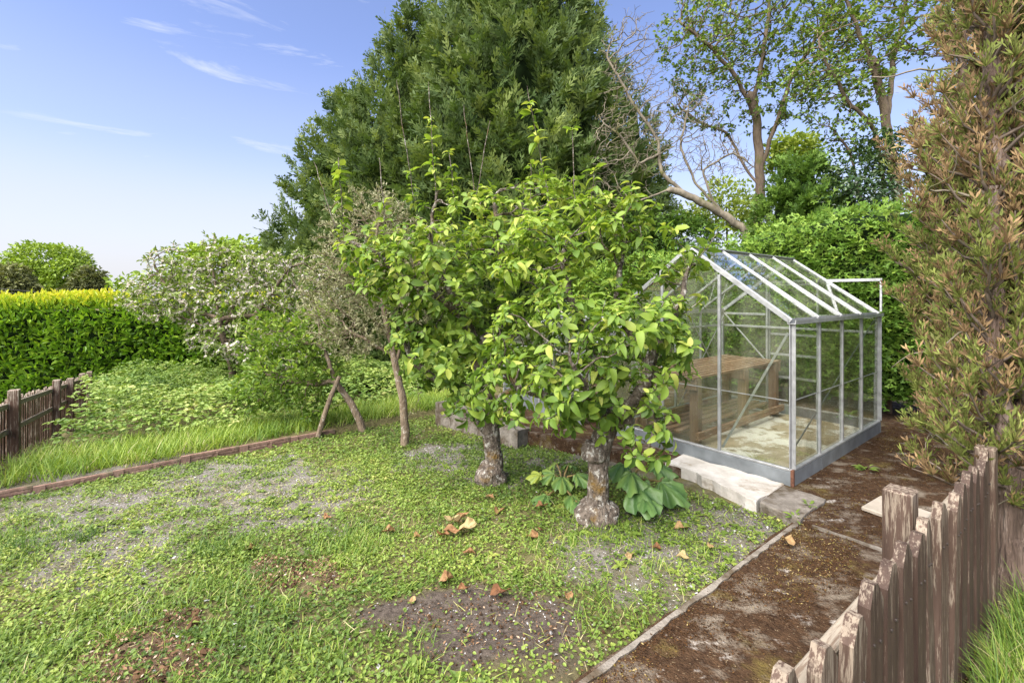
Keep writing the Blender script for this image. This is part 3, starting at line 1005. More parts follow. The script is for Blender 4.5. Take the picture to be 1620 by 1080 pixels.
# open roof vent on the far slope
hv = GW / 2 + .03
vent = MB()
d0 = np.array([1.24, hv, ZR + .01]); d1 = np.array([1.81, hv, ZR + .01])
dn = np.array([0, .52, .02])
for a, b in ((d0, d1), (d0 + dn, d1 + dn)):
    vent.bar(a, b, 0.02, 0.02)
for a in (d0, d1):
    vent.bar(a + [0, .011, 0], a + dn - [0, .011, 0], 0.02, 0.02)
vent = vent.build('roof_vent', M['alu'], gh)
V = np.array([d0 + [.01, .01, 0], d1 + [-.01, .01, 0], d1 + dn + [-.01, -.01, 0], d0 + dn + [.01, -.01, 0]])
MB().add(np.concatenate([V + [0, 0, .002], V - [0, 0, .002]]), [(0, 1, 2, 3), (7, 6, 5, 4), (0, 4, 5, 1), (1, 5, 6, 2), (2, 6, 7, 3), (3, 7, 4, 0)]).build('pane', M['glass'], vent)
# floor inside: sandy screed
MB().box((0.0, 0.0, 0.004), (GL, GW, 0.022)).build('screed', M['floor_inside'], gh)

# slatted potting bench
bn = thing('potting_bench', 'slatted brown timber potting bench inside the greenhouse', 'bench', W(0.2, 0.98, 0.022), math.atan2(UU[1], UU[0]))
BL, BW, BH = 2.12, 0.76, 0.71
slat_me = MB().box((0, -.026, -.011), (BL, .026, .011)).mesh('slat', M['bench_wood'])
for k in range(10):
    o = link('slat', slat_me, bn)
    o.location = (random.uniform(-.012, .012), .035 + k * .0765, BH + random.uniform(-.002, .002))
    o.rotation_euler = (random.uniform(-.02, .02), 0, random.uniform(-.002, .002))
for xx in (.05, 1.10, 2.06):
    MB().box((xx - .022, .0, BH - .125), (xx + .022, BW - .03, BH - .013)).build('cross_rail', M['bench_post'], bn, bevel=.004)
for xx in (.115, 1.165, 1.995):
    for yy in (.055, BW - .085):
        MB().box((xx - .042, yy - .048, .03), (xx + .042, yy + .048, BH - .014)).build('leg', M['bench_post'], bn, bevel=.004)
sh_me = MB().box((0, -.032, -.012), (BL, .032, .012)).mesh('shelf_slat', M['bench_wood'])
for k, yy in enumerate((.20, .31, .42, .53)):
    o = link('shelf_slat', sh_me, bn)
    o.location = (random.uniform(-.03, .03), yy, .135 + random.uniform(-.002, .002)); o.rotation_euler = (0, 0, random.uniform(-.008, .008))
for xx in (.19, 1.245, 2.06):
    MB().box((xx - .03, .0, .06), (xx + .03, BW - .03, .12)).build('shelf_bearer', M['bench_post'], bn, bevel=.003)
MB().box((0.02, -.03, .075), (BL, .004, .155)).build('shelf_rail', M['bench_wood'], bn, bevel=.003)
MB().box((0.02, BW - .03, .075), (BL, BW - .002, .155)).build('shelf_rail', M['bench_wood'], bn, bevel=.003)

# a low glazed cold frame on the pad, behind the fruit trees
cf = thing('cold_frame', 'aluminium cold frame glimpsed through the leaves of the fruit trees', 'cold frame', W(0.0, 2.35, 0.0), math.atan2(UU[1], UU[0]))
CL, CW_, c0, c1 = 1.0, 1.55, 0.85, 1.25
cfm = MB()
for x_, h_ in ((0, c0), (CL, c1)):
    for y_ in (0, CW_ / 2, CW_):
        cfm.bar((x_, y_, 0.002), (x_, y_, h_), .03, .03)
    cfm.bar((x_, .016, h_ - .016), (x_, CW_ / 2 - .016, h_ - .016), .028, .028); cfm.bar((x_, CW_ / 2 + .016, h_ - .016), (x_, CW_ - .016, h_ - .016), .028, .028)
    cfm.bar((x_, .016, .42), (x_, CW_ / 2 - .016, .42), .024, .024); cfm.bar((x_, CW_ / 2 + .016, .42), (x_, CW_ - .016, .42), .024, .024)
cfm.build('frame', M['alu'], cf)
for y_ in (0.0, CW_):
    MB().add([(0.02, y_ - .002, .01), (CL - .02, y_ - .002, .01), (CL - .02, y_ - .002, c1 - .02), (.02, y_ - .002, c0 - .02),
              (0.02, y_ + .002, .01), (CL - .02, y_ + .002, .01), (CL - .02, y_ + .002, c1 - .02), (.02, y_ + .002, c0 - .02)],
             [(0, 1, 2, 3), (7, 6, 5, 4), (0, 4, 5, 1), (1, 5, 6, 2), (2, 6, 7, 3), (3, 7, 4, 0)]).build('pane', M['glass_dirty'], cf)
for y0, y1 in ((.02, CW_ / 2 - .02), (CW_ / 2 + .02, CW_ - .02)):
    MB().box((-.002, y0, .01), (.002, y1, .40)).build('pane', M['plinth'], cf)
    MB().box((-.002, y0, .44), (.002, y1, c0 - .03)).build('pane', M['glass_dirty'], cf)
for i, (y0, y1) in enumerate(((.0, CW_ / 2 - .004), (CW_ / 2 + .004, CW_))):
    lid = MB()
    A = np.array([-.03, y0, c0 + .02]); B = np.array([CL + .02, y0, c1 + .02]); dy = np.array([0, y1 - y0, 0])
    lid.bar(A, B, .03, .025); lid.bar(A + dy, B + dy, .03, .025); lid.bar(A + [0, .016, 0], A + dy - [0, .016, 0], .03, .025); lid.bar(B + [0, .016, 0], B + dy - [0, .016, 0], .03, .025)
    lid = lid.build('lid', M['alu'], cf)
    Vq = np.array([A, B, B + dy, A + dy])
    MB().add(np.concatenate([Vq + [0, 0, .003], Vq - [0, 0, .003]]), [(0, 1, 2, 3), (7, 6, 5, 4), (0, 4, 5, 1), (1, 5, 6, 2), (2, 6, 7, 3), (3, 7, 4, 0)]).build('pane', M['glass'], lid)

# loose paving tile by the fence
tl = MB().box((-.16, -.16, 0), (.16, .16, .03)).build('paving_tile', M['tile'], None, bevel=.006, label='loose square beige paving tile lying on the mossy path', cat='tile')
tp = P(1412, 810, 0.02)
tl.location = (tp[0] + .03, tp[1], .012); tl.rotation_euler = (0.03, -.03, math.atan2(UU[1], UU[0]) - .12)

# ------------------------------------------------------------------ picket fence beside the camera
def pale_mesh(name, w, th, h, mat, tip=0.045, seed=0, slant=0.0):
    r = np.random.default_rng(seed)
    n = 6
    V, fs = [], []
    hw = w / 2
    tipx = r.uniform(-.012, .012)
    prof = [(-hw, 0)] + [(-hw + r.uniform(-.0025, .0025), h * k / n * .93) for k in range(1, n)] + [(-hw, h - tip - r.uniform(0, .012)), (tipx - .012, h - r.uniform(0, .006)), (tipx + .012, h - r.uniform(0, .006)), (hw, h - tip - r.uniform(0, .012))]
    prof += [(hw + r.uniform(-.0025, .0025), h * k / n * .93) for k in range(n - 1, 0, -1)] + [(hw, 0)]
    m = len(prof)
    for y in (-th / 2, th / 2):
        for x, z in prof:
            V.append((x, y + r.uniform(-.001, .001), z))
    fs.append(tuple(range(m))); fs.append(tuple(range(2 * m - 1, m - 1, -1)))
    for i in range(m):
        j = (i + 1) % m
        fs.append((i, m + i, m + j, j))
    return MB().add(V, fs).mesh(name, mat)


fa, fb = np.array([0.508, 0.879]), np.array([2.09, 2.09])
fd = (fb - fa); FLn = np.linalg.norm(fd); fd /= FLn
fn = np.array([-fd[1], fd[0]])          # towards the path
FT = 0.90                                # height of the pale tips
fence = thing('picket_fence', 'weathered brown picket fence with flaking paint in front of the mossy path', 'fence', (fa[0], fa[1], 0.0), math.atan2(fd[1], fd[0]))
pm = [pale_mesh('pale', .086, .026, .72, M['fence_paint' if i % 3 else 'fence_worn'], seed=i) for i in range(7)]
SP = 0.143
nail_me = MB().tube([(0, -.003, 0), (0, .004, 0)], [.0042, .0042], 7).add([(0, -.0031, 0)] + [(.0042 * math.cos(a_ * .8976), -.003, .0042 * math.sin(a_ * .8976)) for a_ in range(7)], [(0, 1 + a_, 1 + (a_ + 1) % 7) for a_ in range(7)]).mesh('nail', M['nail_iron'])
k0 = -4
npale = int(FLn / SP) + 1
for k in range(k0, npale + 1):
    o = link('pale', pm[(k * 3) % 7], fence)
    o.location = (k * SP + random.uniform(-.008, .008), -.012, FT - .72 + random.uniform(-.010, .008))
    o.rotation_euler = (random.uniform(-.02, .02), random.uniform(-.02, .02), random.uniform(-.04, .04))
    for nx in (-.018, .02):
        nl = link('nail', nail_me, o)
        nl.location = (nx + random.uniform(-.004, .004), -.0135, .57 + random.uniform(-.012, .012))
for zz in (FT - .15, FT - .56):
    MB().bar((k0 * SP - .1, .030, zz), (FLn + .02, .030, zz), .04, .075).build('rail', M['rail_wood'], fence, bevel=.004)
for xx, hh in ((1.19, FT - .002), (FLn + .07, FT + .005), (-.75, FT + .03)):
    yy = .105 if xx < FLn else .0
    hw_ = .043 if xx < FLn else .035
    MB().box((xx - hw_, yy - hw_, -.12), (xx + hw_, yy + hw_, hh)).build('post', M['fence_worn'], fence, bevel=.006)

# ------------------------------------------------------------------ far picket fence, at the foot of the garden
ptsL = [(13, 722, 628), (63, 690, 613), (93, 668, 610), (117, 652, 596), (135, 640, 588)]
lf_a, lf_b = G(13, 724), G(137, 640)
lf_d = (lf_b - lf_a)[:2]; LF = np.linalg.norm(lf_d); lf_d = lf_d / LF
lfence = thing('picket_fence', 'low dark brown picket fence running down to the laurel hedge', 'fence', (lf_a[0], lf_a[1], lf_a[2]), math.atan2(lf_d[1], lf_d[0]))
slope = (lf_b[2] - lf_a[2]) / LF
topA = float(at(13, 628, lf_a[1])[2] - lf_a[2]); topB = float(at(137, 588, lf_b[1])[2] - lf_b[2])
LH = 0.5 * (topA + topB)
pmL = [pale_mesh('pale', .085, .022, LH + .1, M['far_fence'], seed=20 + i) for i in range(5)]
nL = int((LF + 2.2) / .135)
for k in range(nL):
    x_ = -2.2 + k * .135
    o = link('pale', pmL[k % 5], lfence)
    o.location = (x_, .035, slope * x_ - .16 + random.uniform(-.03, .02)); o.rotation_euler = (0, random.uniform(-.025, .025), random.uniform(-.05, .05))
pz = [(-1.1, .04), (0.0, .08), (LF * .40, .06), (LF * .60, .02), (LF * .83, .05), (LF, .05)]
for x_, dz in pz:
    MB().box((x_ - .055, -.105, slope * x_ - .25), (x_ + .055, .0, slope * x_ + LH - .02 + dz)).build('post', M['far_fence'], lfence, bevel=.006)
for zz in (LH - .14, LH * .42):
    MB().bar((-2.2, .005, slope * -2.2 + zz), (LF + .02, .005, slope * LF + zz), .03, .07).build('rail', M['rail_wood'], lfence, bevel=.004)

# ------------------------------------------------------------------ terracotta-brown edging strips
ed = thing('garden_edging', 'reddish brown moulded edging strip between the gravel and the long grass', 'edging', (EDGE_A[0], EDGE_A[1], 0), math.atan2(*(EDGE_B - EDGE_A)[::-1]))
EL = float(np.linalg.norm(EDGE_B - EDGE_A))


def edging_mesh(seed):
    mb = MB()
    mb.box((0, 0, -.10), (.58, .03, .088))
    mb.box((0, -.012, -.1), (.085, -.0005, .09))
    mb.box((.09, -.006, .060), (.33, -.0005, .082))
    mb.box((.10, -.006, .030), (.30, -.0005, .052))
    mb.box((.335, -.011, -.1), (.36, -.0005, .07))
    mb.box((.365, -.006, .035), (.57, -.0005, .056))
    mb.box((.37, -.005, .066), (.58, -.0005, .082))
    return mb.mesh('edging_panel', M['edging'])


em = edging_mesh(0)
k, x_ = 0, -0.8
while x_ < EL - .1:
    Xw = EDGE_A + (EDGE_B - EDGE_A) / EL * x_
    Xn = EDGE_A + (EDGE_B - EDGE_A) / EL * (x_ + .585)
    z0, z1 = float(terr0(*Xw)), float(terr0(*Xn))
    o = link('edging_panel', em, ed)
    o.location = (x_, random.uniform(-.012, .012), z0 + random.uniform(-.015, .008))
    o.rotation_euler = (random.uniform(-.08, .08), -math.atan2(z1 - z0, .585), random.uniform(-.015, .015))
    x_ += .585; k += 1

# ------------------------------------------------------------------ branching trees
def colonize(seed_pts, seed_par, attr, step, di, dk, iters=200, jitter=0.25, trop=(0, 0, 0.0), seed=0):
    r = np.random.default_rng(seed)
    N_ = [np.array(p, float) for p in seed_pts]
    par = list(seed_par)
    A = np.array(attr, float)
    nd = np.full(len(A), 1e9); ni = np.zeros(len(A), int)

    def upd(start):
        nonlocal nd, ni
        new = np.array(N_[start:])
        if len(new) == 0 or len(A) == 0: return
        d = np.linalg.norm(A[:, None, :] - new[None], axis=2)
        j = d.argmin(1); dd = d[np.arange(len(A)), j]
        b = dd < nd
        nd[b] = dd[b]; ni[b] = j[b] + start
    upd(0)
    for it in range(iters):
        keep = nd > dk
        A = A[keep]; nd = nd[keep]; ni = ni[keep]
        if len(A) == 0: break
        act = nd < di
        if not act.any():
            di *= 1.3
            continue
        ids = np.unique(ni[act])
        s0 = len(N_)
        Nn = np.array(N_)
        for i in ids:
            sel = act & (ni == i)
            d = unit(A[sel] - Nn[i]).mean(0) + r.normal(0, jitter, 3) + np.array(trop)
            d /= np.linalg.norm(d) + 1e-9
            N_.append(Nn[i] + d * step * r.uniform(.8, 1.15)); par.append(int(i))
        upd(s0)
        # drop attractors that make no progress
        if it % 12 == 11 and len(A):
            ok = r.random(len(A)) > 0.06
            A = A[ok]; nd = nd[ok]; ni = ni[ok]
    return np.array(N_), np.array(par)


def tree_radii(par, r_tip, r_base):
    n = len(par)
    cnt = np.zeros(n)
    kids = np.zeros(n, int)
    for i in range(n):
        if par[i] >= 0: kids[par[i]] += 1
    cnt[kids == 0] = 1
    for i in range(n - 1, -1, -1):
        if par[i] >= 0: cnt[par[i]] += cnt[i]
    e = math.log(max(cnt[0], 2)) / math.log(r_base / r_tip)
    return r_tip * np.maximum(cnt, 1) ** (1 / e), cnt


def chains(par, cnt):
    n = len(par)
    kids = [[] for _ in range(n)]
    for i in range(n):
        if par[i] >= 0: kids[par[i]].append(i)
    out_, stack = [], [(0, -1)]
    while stack:
        s_, p = stack.pop()
        c = [p] if p >= 0 else []
        i = s_
        while True:
            c.append(i)
            if not kids[i]: break
            ks = sorted(kids[i], key=lambda k: -cnt[k])
            for k in ks[1:]: stack.append((k, i))
            i = ks[0]
        out_.append(c)
    return out_


def wood_mesh(name, N_, par, rad, cnt, mat, sides=(9, 6, 4), bump=0.12, rmin=0.0):
    Vs, Fs, n = [], [], 0
    for c in chains(par, cnt):
        if len(c) < 2: continue
        pts = N_[c].copy()
        rr = rad[c].copy()
        if par[c[1]] == c[0] and len(c) > 1 and c[0] != 0:
            rr[0] = min(rr[0], rr[1] * 1.15)
        if rr.max() < rmin: continue
        if len(pts) > 3:
            pts[1:-1] = pts[1:-1] * .6 + (pts[:-2] + pts[2:]) * .2
        rr[-1] *= .5
        sd = sides[0] if rr.max() > .03 else sides[1] if rr.max() > .012 else sides[2]
        V, Fq = tube_np(pts, rr, sd, bump if rr.max() > .012 else 0)
        Vs.append(V); Fs.append(Fq + n); n += len(V)
    return np_mesh(name, np.concatenate(Vs), np.concatenate(Fs), mat, smooth_shade=True)


def blob_points(n, blobs, r, hollow=0.35):
    """blobs: (centre, radii, weight)"""
    out_ = []
    ws = np.array([b[2] for b in blobs], float); ws /= ws.sum()
    for (c, rd, _), k in zip(blobs, (ws * n).astype(int)):
        d = unit(r.normal(size=(k, 3)))
        rr = (hollow ** 3 + (1 - hollow ** 3) * r.random(k)) ** (1 / 3)
        lump = .70 + .62 * fbm(d[:, 0] * 2.1 + c[0], d[:, 1] * 2.1 + c[1], d[:, 2] * 2.1 + c[2], seed=int(abs(c[0] * 10)), octs=3)
        out_.append(np.array(c) + d * (rr * lump)[:, None] * np.array(rd))
    return np.concatenate(out_)


def polyline(pts, step):
    pts = [np.array(p, float) for p in pts]
    o_ = [pts[0]]
    for a, b in zip(pts[:-1], pts[1:]):
        k = max(1, int(np.linalg.norm(b - a) / step))
        for i in range(1, k + 1):
            o_.append(a + (b - a) * i / k)
    return o_


def skeleton(limbs, step, r, wob=0.012):
    """limbs: list of (start index or None, polyline points); returns nodes, parents and the node range of every limb"""
    N_, par, rngs = [], [], []
    for src, pts in limbs:
        if src is None:
            pl = polyline(pts, step); p = -1
            first = True
        else:
            li, frac = src
            a, b = rngs[li]
            p = a + int((b - a - 1) * frac)
            pl = polyline([N_[p]] + list(pts), step)[1:]
        s0 = len(N_)
        for q in pl:
            N_.append(q + (r.normal(0, wob, 3) if len(N_) > 2 else 0)); par.append(p); p = len(N_) - 1
        rngs.append((s0, len(N_)))
    return N_, par, rngs


def local(o_loc, V):
    return np.asarray(V) - np.array(o_loc)


APPLE_T = [leaf_shape(.50, 6, .30, .20, .04, .85, 1), leaf_shape(.44, 6, .55, .32, .05, .9, 2), leaf_shape(.55, 6, .15, .16, .06, .85, 3), leaf_shape(.47, 6, .85, .26, .05, .85, 4)]


def leaf_whorls(N_, par, rad, cnt, r, max_cnt, per, len_rng, out_c, upbias=0.5, keep=1.0, petiole=0.35, spur=False):
    """positions and frames of leaves growing round the thin shoots"""
    ids = np.where((cnt <= max_cnt) & (par >= 0))[0]
    ids = ids[r.random(len(ids)) < (keep[ids] if isinstance(keep, np.ndarray) else keep)]
    rep = np.repeat(ids, per)
    d = unit(N_[rep] - N_[par[rep]])
    n = len(rep)
    rd = unit(r.normal(size=(n, 3)))
    side = unit(rd - d * (rd * d).sum(1)[:, None])
    outw = unit(N_[rep] - np.array(out_c))
    fw = unit(side * 0.9 + d * 0.45 + outw * 0.35 + np.array([0, 0, upbias]) * r.random((n, 1)))
    L_ = r.uniform(*len_rng, n) * (0.75 + 0.35 * r.random(n))
    pos = N_[rep] + (N_[par[rep]] - N_[rep]) * r.random((n, 1)) + fw * (L_ * petiole)[:, None] * r.random((n, 1))
    if spur:      # rosettes: the leaves of one spur spread from one point
        ph = np.tile(np.arange(per) * 2.4, len(ids)) + np.repeat(r.uniform(0, 6.28, len(ids)), per) + r.normal(0, .25, n)
        ax = unit(np.repeat(unit(N_[ids] - N_[par[ids]]), per, 0) * .5 + outw * .45 + [0, 0, .55])
        e1 = unit(np.cross(ax, np.array([.3, .2, 1.0]))); e2 = np.cross(ax, e1)
        side = e1 * np.cos(ph)[:, None] + e2 * np.sin(ph)[:, None]
        fw = unit(side + ax * r.uniform(-.15, .75, (n, 1)) + r.normal(0, .12, (n, 3)) - [0, 0, .10])
        L_ = r.uniform(*len_rng, n) * np.repeat(r.uniform(.65, 1.1, len(ids)), per) * r.choice([1, 1, 1, .6], n)
        pos = N_[rep] + fw * (.16 * L_)[:, None] + ax * (r.uniform(-.02, .02, (n, 1)))
        R = frames(fw, unit(ax + r.normal(0, .25, (n, 3))), r.uniform(-.4, .4, n))
        return pos, R, L_, fw
    up = unit(np.array([0, 0, 1.0]) + r.normal(0, .35, (n, 3)) + outw * .35)
    R = frames(fw, up, r.uniform(-.5, .5, n))
    return pos, R, L_, fw


def fruit_tree(label, base, limbs, blobs, nattr, step, r_tip, r_base, seed, nleaf_obj, per=3, len_rng=(.075, .115), max_cnt=2, name='apple_tree',
               shoots=(), burls=(), di=.5, dk=.10, keep=1.0, limb_r=()):
    r = np.random.default_rng(seed)
    root = thing(name, label, 'tree', tuple(base))
    N_, par, rg = skeleton(limbs, step, r)
    att = blob_points(nattr, blobs, r)
    N_, par = colonize(N_, par, att, step, di, dk, 120, .35, (0, 0, .03), seed)
    # tall water shoots rising from the crown
    Nl, pl_ = list(N_), list(par)
    shoot_nodes, shoot_leaf = [], []
    for top, low, fr0, fr1, lf_ in shoots:
        top, low = np.array(top), np.array(low)
        p = int(np.linalg.norm(np.array(Nl) - low, axis=1).argmin())
        pl2 = polyline([Nl[p], low, top], .07)[1:]
        for q in pl2:
            Nl.append(q + r.normal(0, .006, 3)); pl_.append(p); p = len(Nl) - 1
            shoot_nodes.append(p)
            fz = np.linalg.norm(q - low) / np.linalg.norm(top - low)
            shoot_leaf.append(lf_ if fr0 <= fz <= fr1 else 0.0)
    N_, par = np.array(Nl), np.array(pl_)
    rad, cnt = tree_radii(par, r_tip, r_base)
    sh = np.array(shoot_nodes, int)
    if len(sh): rad[sh] = np.maximum(rad[sh], r_tip * 1.3)
    a, b = rg[0]
    k = np.arange(a, b)
    rad[k] = np.maximum(rad[k], r_base * np.linspace(1.0, .8, len(k)))
    rad[a] *= 1.2
    for li, r0_, r1_ in limb_r:
        k = np.arange(*rg[li])
        rad[k] = np.maximum(rad[k], np.linspace(r0_, r1_, len(k)))
    link('trunk', wood_mesh('trunk', local(base, N_), par, rad, cnt, M['apple_bark'], (12, 7, 4), .22), root)
    for i, (c, rd) in enumerate(burls):
        burl(root, local(base, c), rd, seed + i)
    c_out = np.mean([bb[0] for bb in blobs], 0) - [0, 0, .3]
    cnt2 = cnt.copy()
    keep = np.full(len(N_), keep)
    if len(sh): keep[sh] = 1.0
    if len(sh): cnt2[sh] = np.where(r.random(len(sh)) < np.array(shoot_leaf), 1, 99)
    pos, R, L_, fw = leaf_whorls(N_, par, rad, cnt2, r, max_cnt, per, len_rng, c_out, .5, keep, spur=True)
    n = len(pos)
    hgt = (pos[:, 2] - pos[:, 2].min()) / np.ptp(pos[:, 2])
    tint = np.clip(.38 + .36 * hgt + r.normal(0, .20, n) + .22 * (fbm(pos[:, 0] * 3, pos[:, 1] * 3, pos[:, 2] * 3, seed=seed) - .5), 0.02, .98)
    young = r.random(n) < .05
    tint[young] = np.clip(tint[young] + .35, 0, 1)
    which = r.integers(0, 4, n)
    # the leaves that show largest are single parts, the rest one mass
    dist = np.linalg.norm(pos - np.array([0, 0, CAM_H]), axis=1) / L_
    order = np.argsort(dist)
    big = order[:nleaf_obj]
    rest = order[nleaf_obj:]
    variants = {}
    for i in big:
        tq = min(9, int(tint[i] * 10))
        key = (int(which[i]), tq)
        if key not in variants:
            Tv, Tf = APPLE_T[key[0]]
            variants[key] = np_mesh('leaf', Tv, Tf, M['apple_leaf'], np.full(len(Tv), (tq + .5) / 10), True)
        o = link('leaf', variants[key], root)
        mat4 = np.eye(4); mat4[:3, :3] = R[i] * L_[i]; mat4[:3, 3] = local(base, pos[i])
        from mathutils import Matrix
        o.matrix_local = Matrix(mat4.tolist())
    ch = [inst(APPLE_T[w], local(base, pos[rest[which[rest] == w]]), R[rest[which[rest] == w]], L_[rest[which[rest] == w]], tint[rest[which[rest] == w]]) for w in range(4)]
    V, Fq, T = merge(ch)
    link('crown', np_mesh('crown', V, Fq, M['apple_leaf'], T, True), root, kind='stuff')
    return root, N_, par, cnt


def burl(root, c, rd, seed):
    """knobbly woody swelling"""
    nu, nv = 22, 14
    th = np.linspace(0, 2 * np.pi, nu, endpoint=False)
    ph = np.linspace(.06, np.pi - .06, nv)
    T_, P_ = np.meshgrid(th, ph)
    d = np.stack([np.sin(P_) * np.cos(T_), np.sin(P_) * np.sin(T_), np.cos(P_)], -1)
    n = fbm(d[..., 0] * 2.3 + seed, d[..., 1] * 2.3, d[..., 2] * 2.3, seed=seed, octs=4)
    V = (np.array(c) + d * np.array(rd) * (0.62 + .75 * n)[..., None]).reshape(-1, 3)
    i = np.arange(nv - 1)[:, None] * nu; j = np.arange(nu)[None]; k2 = (j + 1) % nu
    Fq = np.stack([i + j, i + nu + j, i + nu + k2, i + k2], -1).reshape(-1, 4)
    link('burl', np_mesh('burl', V, Fq, M['apple_bark'], smooth_shade=True), root)


# --- the near tree, trunk by the rhubarb
bA = G(943, 822)
YA = bA[1]
yA = lambda px, py, d=0.0: at(px, py, YA + d)
limbsA = [
    (None, [bA + [0, 0, -.05], yA(944, 790), yA(948, 730, .02), yA(952, 690, .03), yA(968, 655, .05)]),
    ((0, 1.0), [yA(1000, 640, -.05), yA(1022, 600, -.1), yA(1035, 555, -.1), yA(1066, 505, -.05), yA(1085, 450, -.0), yA(1092, 425, .05)]),
    ((0, 1.0), [yA(930, 650, .1), yA(890, 640, .2), yA(850, 620, .2), yA(800, 600, .15)]),
    ((0, .92), [yA(950, 600, .25), yA(930, 540, .35), yA(905, 480, .4), yA(890, 400, .45)]),
    ((1, .35), [yA(1000, 540, .15), yA(975, 470, .2), yA(985, 400, .25)]),
    ((0, .95), [yA(930, 620, -.35), yA(905, 580, -.55)]),
    ((1, .2), [yA(1040, 640, -.25), yA(1035, 680, -.35), yA(1020, 720, -.4)]),
]
blobsA = [(yA(900, 520, -.1), (.62, .65, .45), 3.0), (yA(1000, 560, -.15), (.42, .6, .42), 2.2), (yA(880, 410, .25), (.6, .6, .45), 2.2), (yA(970, 350, .25), (.38, .45, .38), 1.2),
          (yA(820, 600, .1), (.4, .5, .3), 1.3), (yA(1030, 470, .1), (.30, .4, .35), .9), (yA(1000, 660, -.3), (.32, .3, .22), .5), (yA(920, 625, -.35), (.4, .3, .2), .6), (yA(1085, 420, .0), (.22, .2, .16), .35),
          (yA(1040, 690, -.4), (.14, .15, .2), .25), (yA(1060, 560, -.1), (.2, .25, .25), .4), (yA(870, 645, -.15), (.36, .3, .2), .8), (yA(1000, 705, -.4), (.16, .15, .14), .2)]
shA = [(yA(833, 135, .2), yA(866, 300, .3), .0, .85, .9), (yA(1010, 345, .1), yA(1020, 430, .1), 0, 1, .95), (yA(1142, 362, .05), yA(1095, 420, .05), 0, 1, 1.0), (yA(985, 320, .2), yA(980, 400, .2), 0, 1, .8),
       (yA(1060, 720, -.5), yA(1030, 680, -.4), 0, 1, 1.0), (yA(905, 205, .3), yA(908, 320, .3), .9, 1, 1.0), (yA(940, 270, .2), yA(930, 350, .25), 0, 1, .9), (yA(1115, 470, -.1), yA(1075, 500, -.05), 0, 1, 1.0), (yA(1090, 590, -.2), yA(1045, 610, -.15), 0, 1, 1.0)]
fruit_tree('nearest gnarled fruit tree with big green leaves, its swollen trunk base among rhubarb', bA, limbsA, blobsA, 1500, .055, .0028, .082, 21, 300, limb_r=((1, .05, .016), (2, .046, .02), (3, .045, .018), (4, .032, .012), (5, .03, .012), (6, .02, .007)), per=6, keep=.76,
           len_rng=(.062, .11), shoots=shA, burls=[(bA + [0.0, -.02, .04], (.17, .15, .12)), (yA(972, 655, .0), (.14, .12, .11)), (yA(940, 715, -.0), (.10, .09, .08))])

# --- the second tree, just behind
bB = G(780, 762)
YB = bB[1]
yB = lambda px, py, d=0.0: at(px, py, YB + d)
limbsB = [
    (None, [bB + [0, 0, -.05], yB(783, 735), yB(778, 700), yB(772, 668), yB(768, 640)]),
    ((0, 1.0), [yB(730, 610, .0), yB(690, 600, -.1), yB(660, 580, -.1), yB(640, 545, -.1)]),
    ((0, 1.0), [yB(760, 580, .1), yB(745, 520, .1), yB(700, 470, .0), yB(640, 440, -.1), yB(590, 395, -.1), yB(560, 385, -.1)]),
    ((2, .25), [yB(790, 520, .2), yB(800, 450, .2), yB(790, 380, .2), yB(780, 310, .2)]),
    ((2, .4), [yB(700, 440, .2), yB(680, 370, .2), yB(690, 300, .2)]),
    ((0, 1.0), [yB(820, 610, -.2), yB(860, 590, -.2)]),
    ((2, .2), [yB(860, 500, .3), yB(890, 450, .3)]),
]
blobsB = [(yB(700, 430, 0), (.78, .7, .52), 3.2), (yB(620, 420, -.1), (.42, .5, .38), 1.6), (yB(790, 370, .2), (.6, .6, .5), 2.2), (yB(690, 560, -.05), (.42, .5, .32), 1.5), (yB(800, 540, .0), (.55, .5, .40), 1.7),
          (yB(870, 340, .4), (.5, .5, .45), 1.4), (yB(575, 395, -.1), (.24, .3, .28), .5), (yB(770, 640, -.2), (.42, .3, .2), .9), (yB(640, 530, -.1), (.2, .3, .3), .5)]
shB = [(yB(678, 130, .1), yB(690, 320, .1), .15, .72, .9), (yB(626, 125, .2), yB(655, 320, .2), 0, .25, .7), (yB(733, 165, .25), yB(752, 320, .25), 0, .15, .5), (yB(775, 190, .25), yB(752, 320, .25), 0, .2, .4), (yB(535, 250, 0), yB(545, 385, 0), .1, 1, .9),
       (yB(497, 255, .1), yB(540, 390, 0), 0, .2, .5), (yB(600, 250, .1), yB(610, 360, 0), 0, .4, .5), (yB(710, 240, .2), yB(720, 330, .1), 0, 1, .8), (yB(840, 250, .4), yB(840, 330, .4), 0, .9, .9), (yB(535, 395, -.2), yB(590, 410, -.1), 0, 1, 1), (yB(555, 450, -.2), yB(610, 460, -.1), 0, 1, 1)]
fruit_tree('second gnarled fruit tree, its bare trunk rising from a round knobbly foot in the turf', bB, limbsB, blobsB, 1700, .06, .0032, .085, 33, 300, limb_r=((1, .052, .022), (2, .055, .016), (3, .036, .014), (4, .034, .013), (5, .036, .016), (6, .03, .013)), per=6, keep=.76,
           len_rng=(.065, .115), shoots=shB, burls=[(bB + [-.02, -.03, .06], (.15, .14, .14)), (yB(772, 668), (.11, .10, .08))])


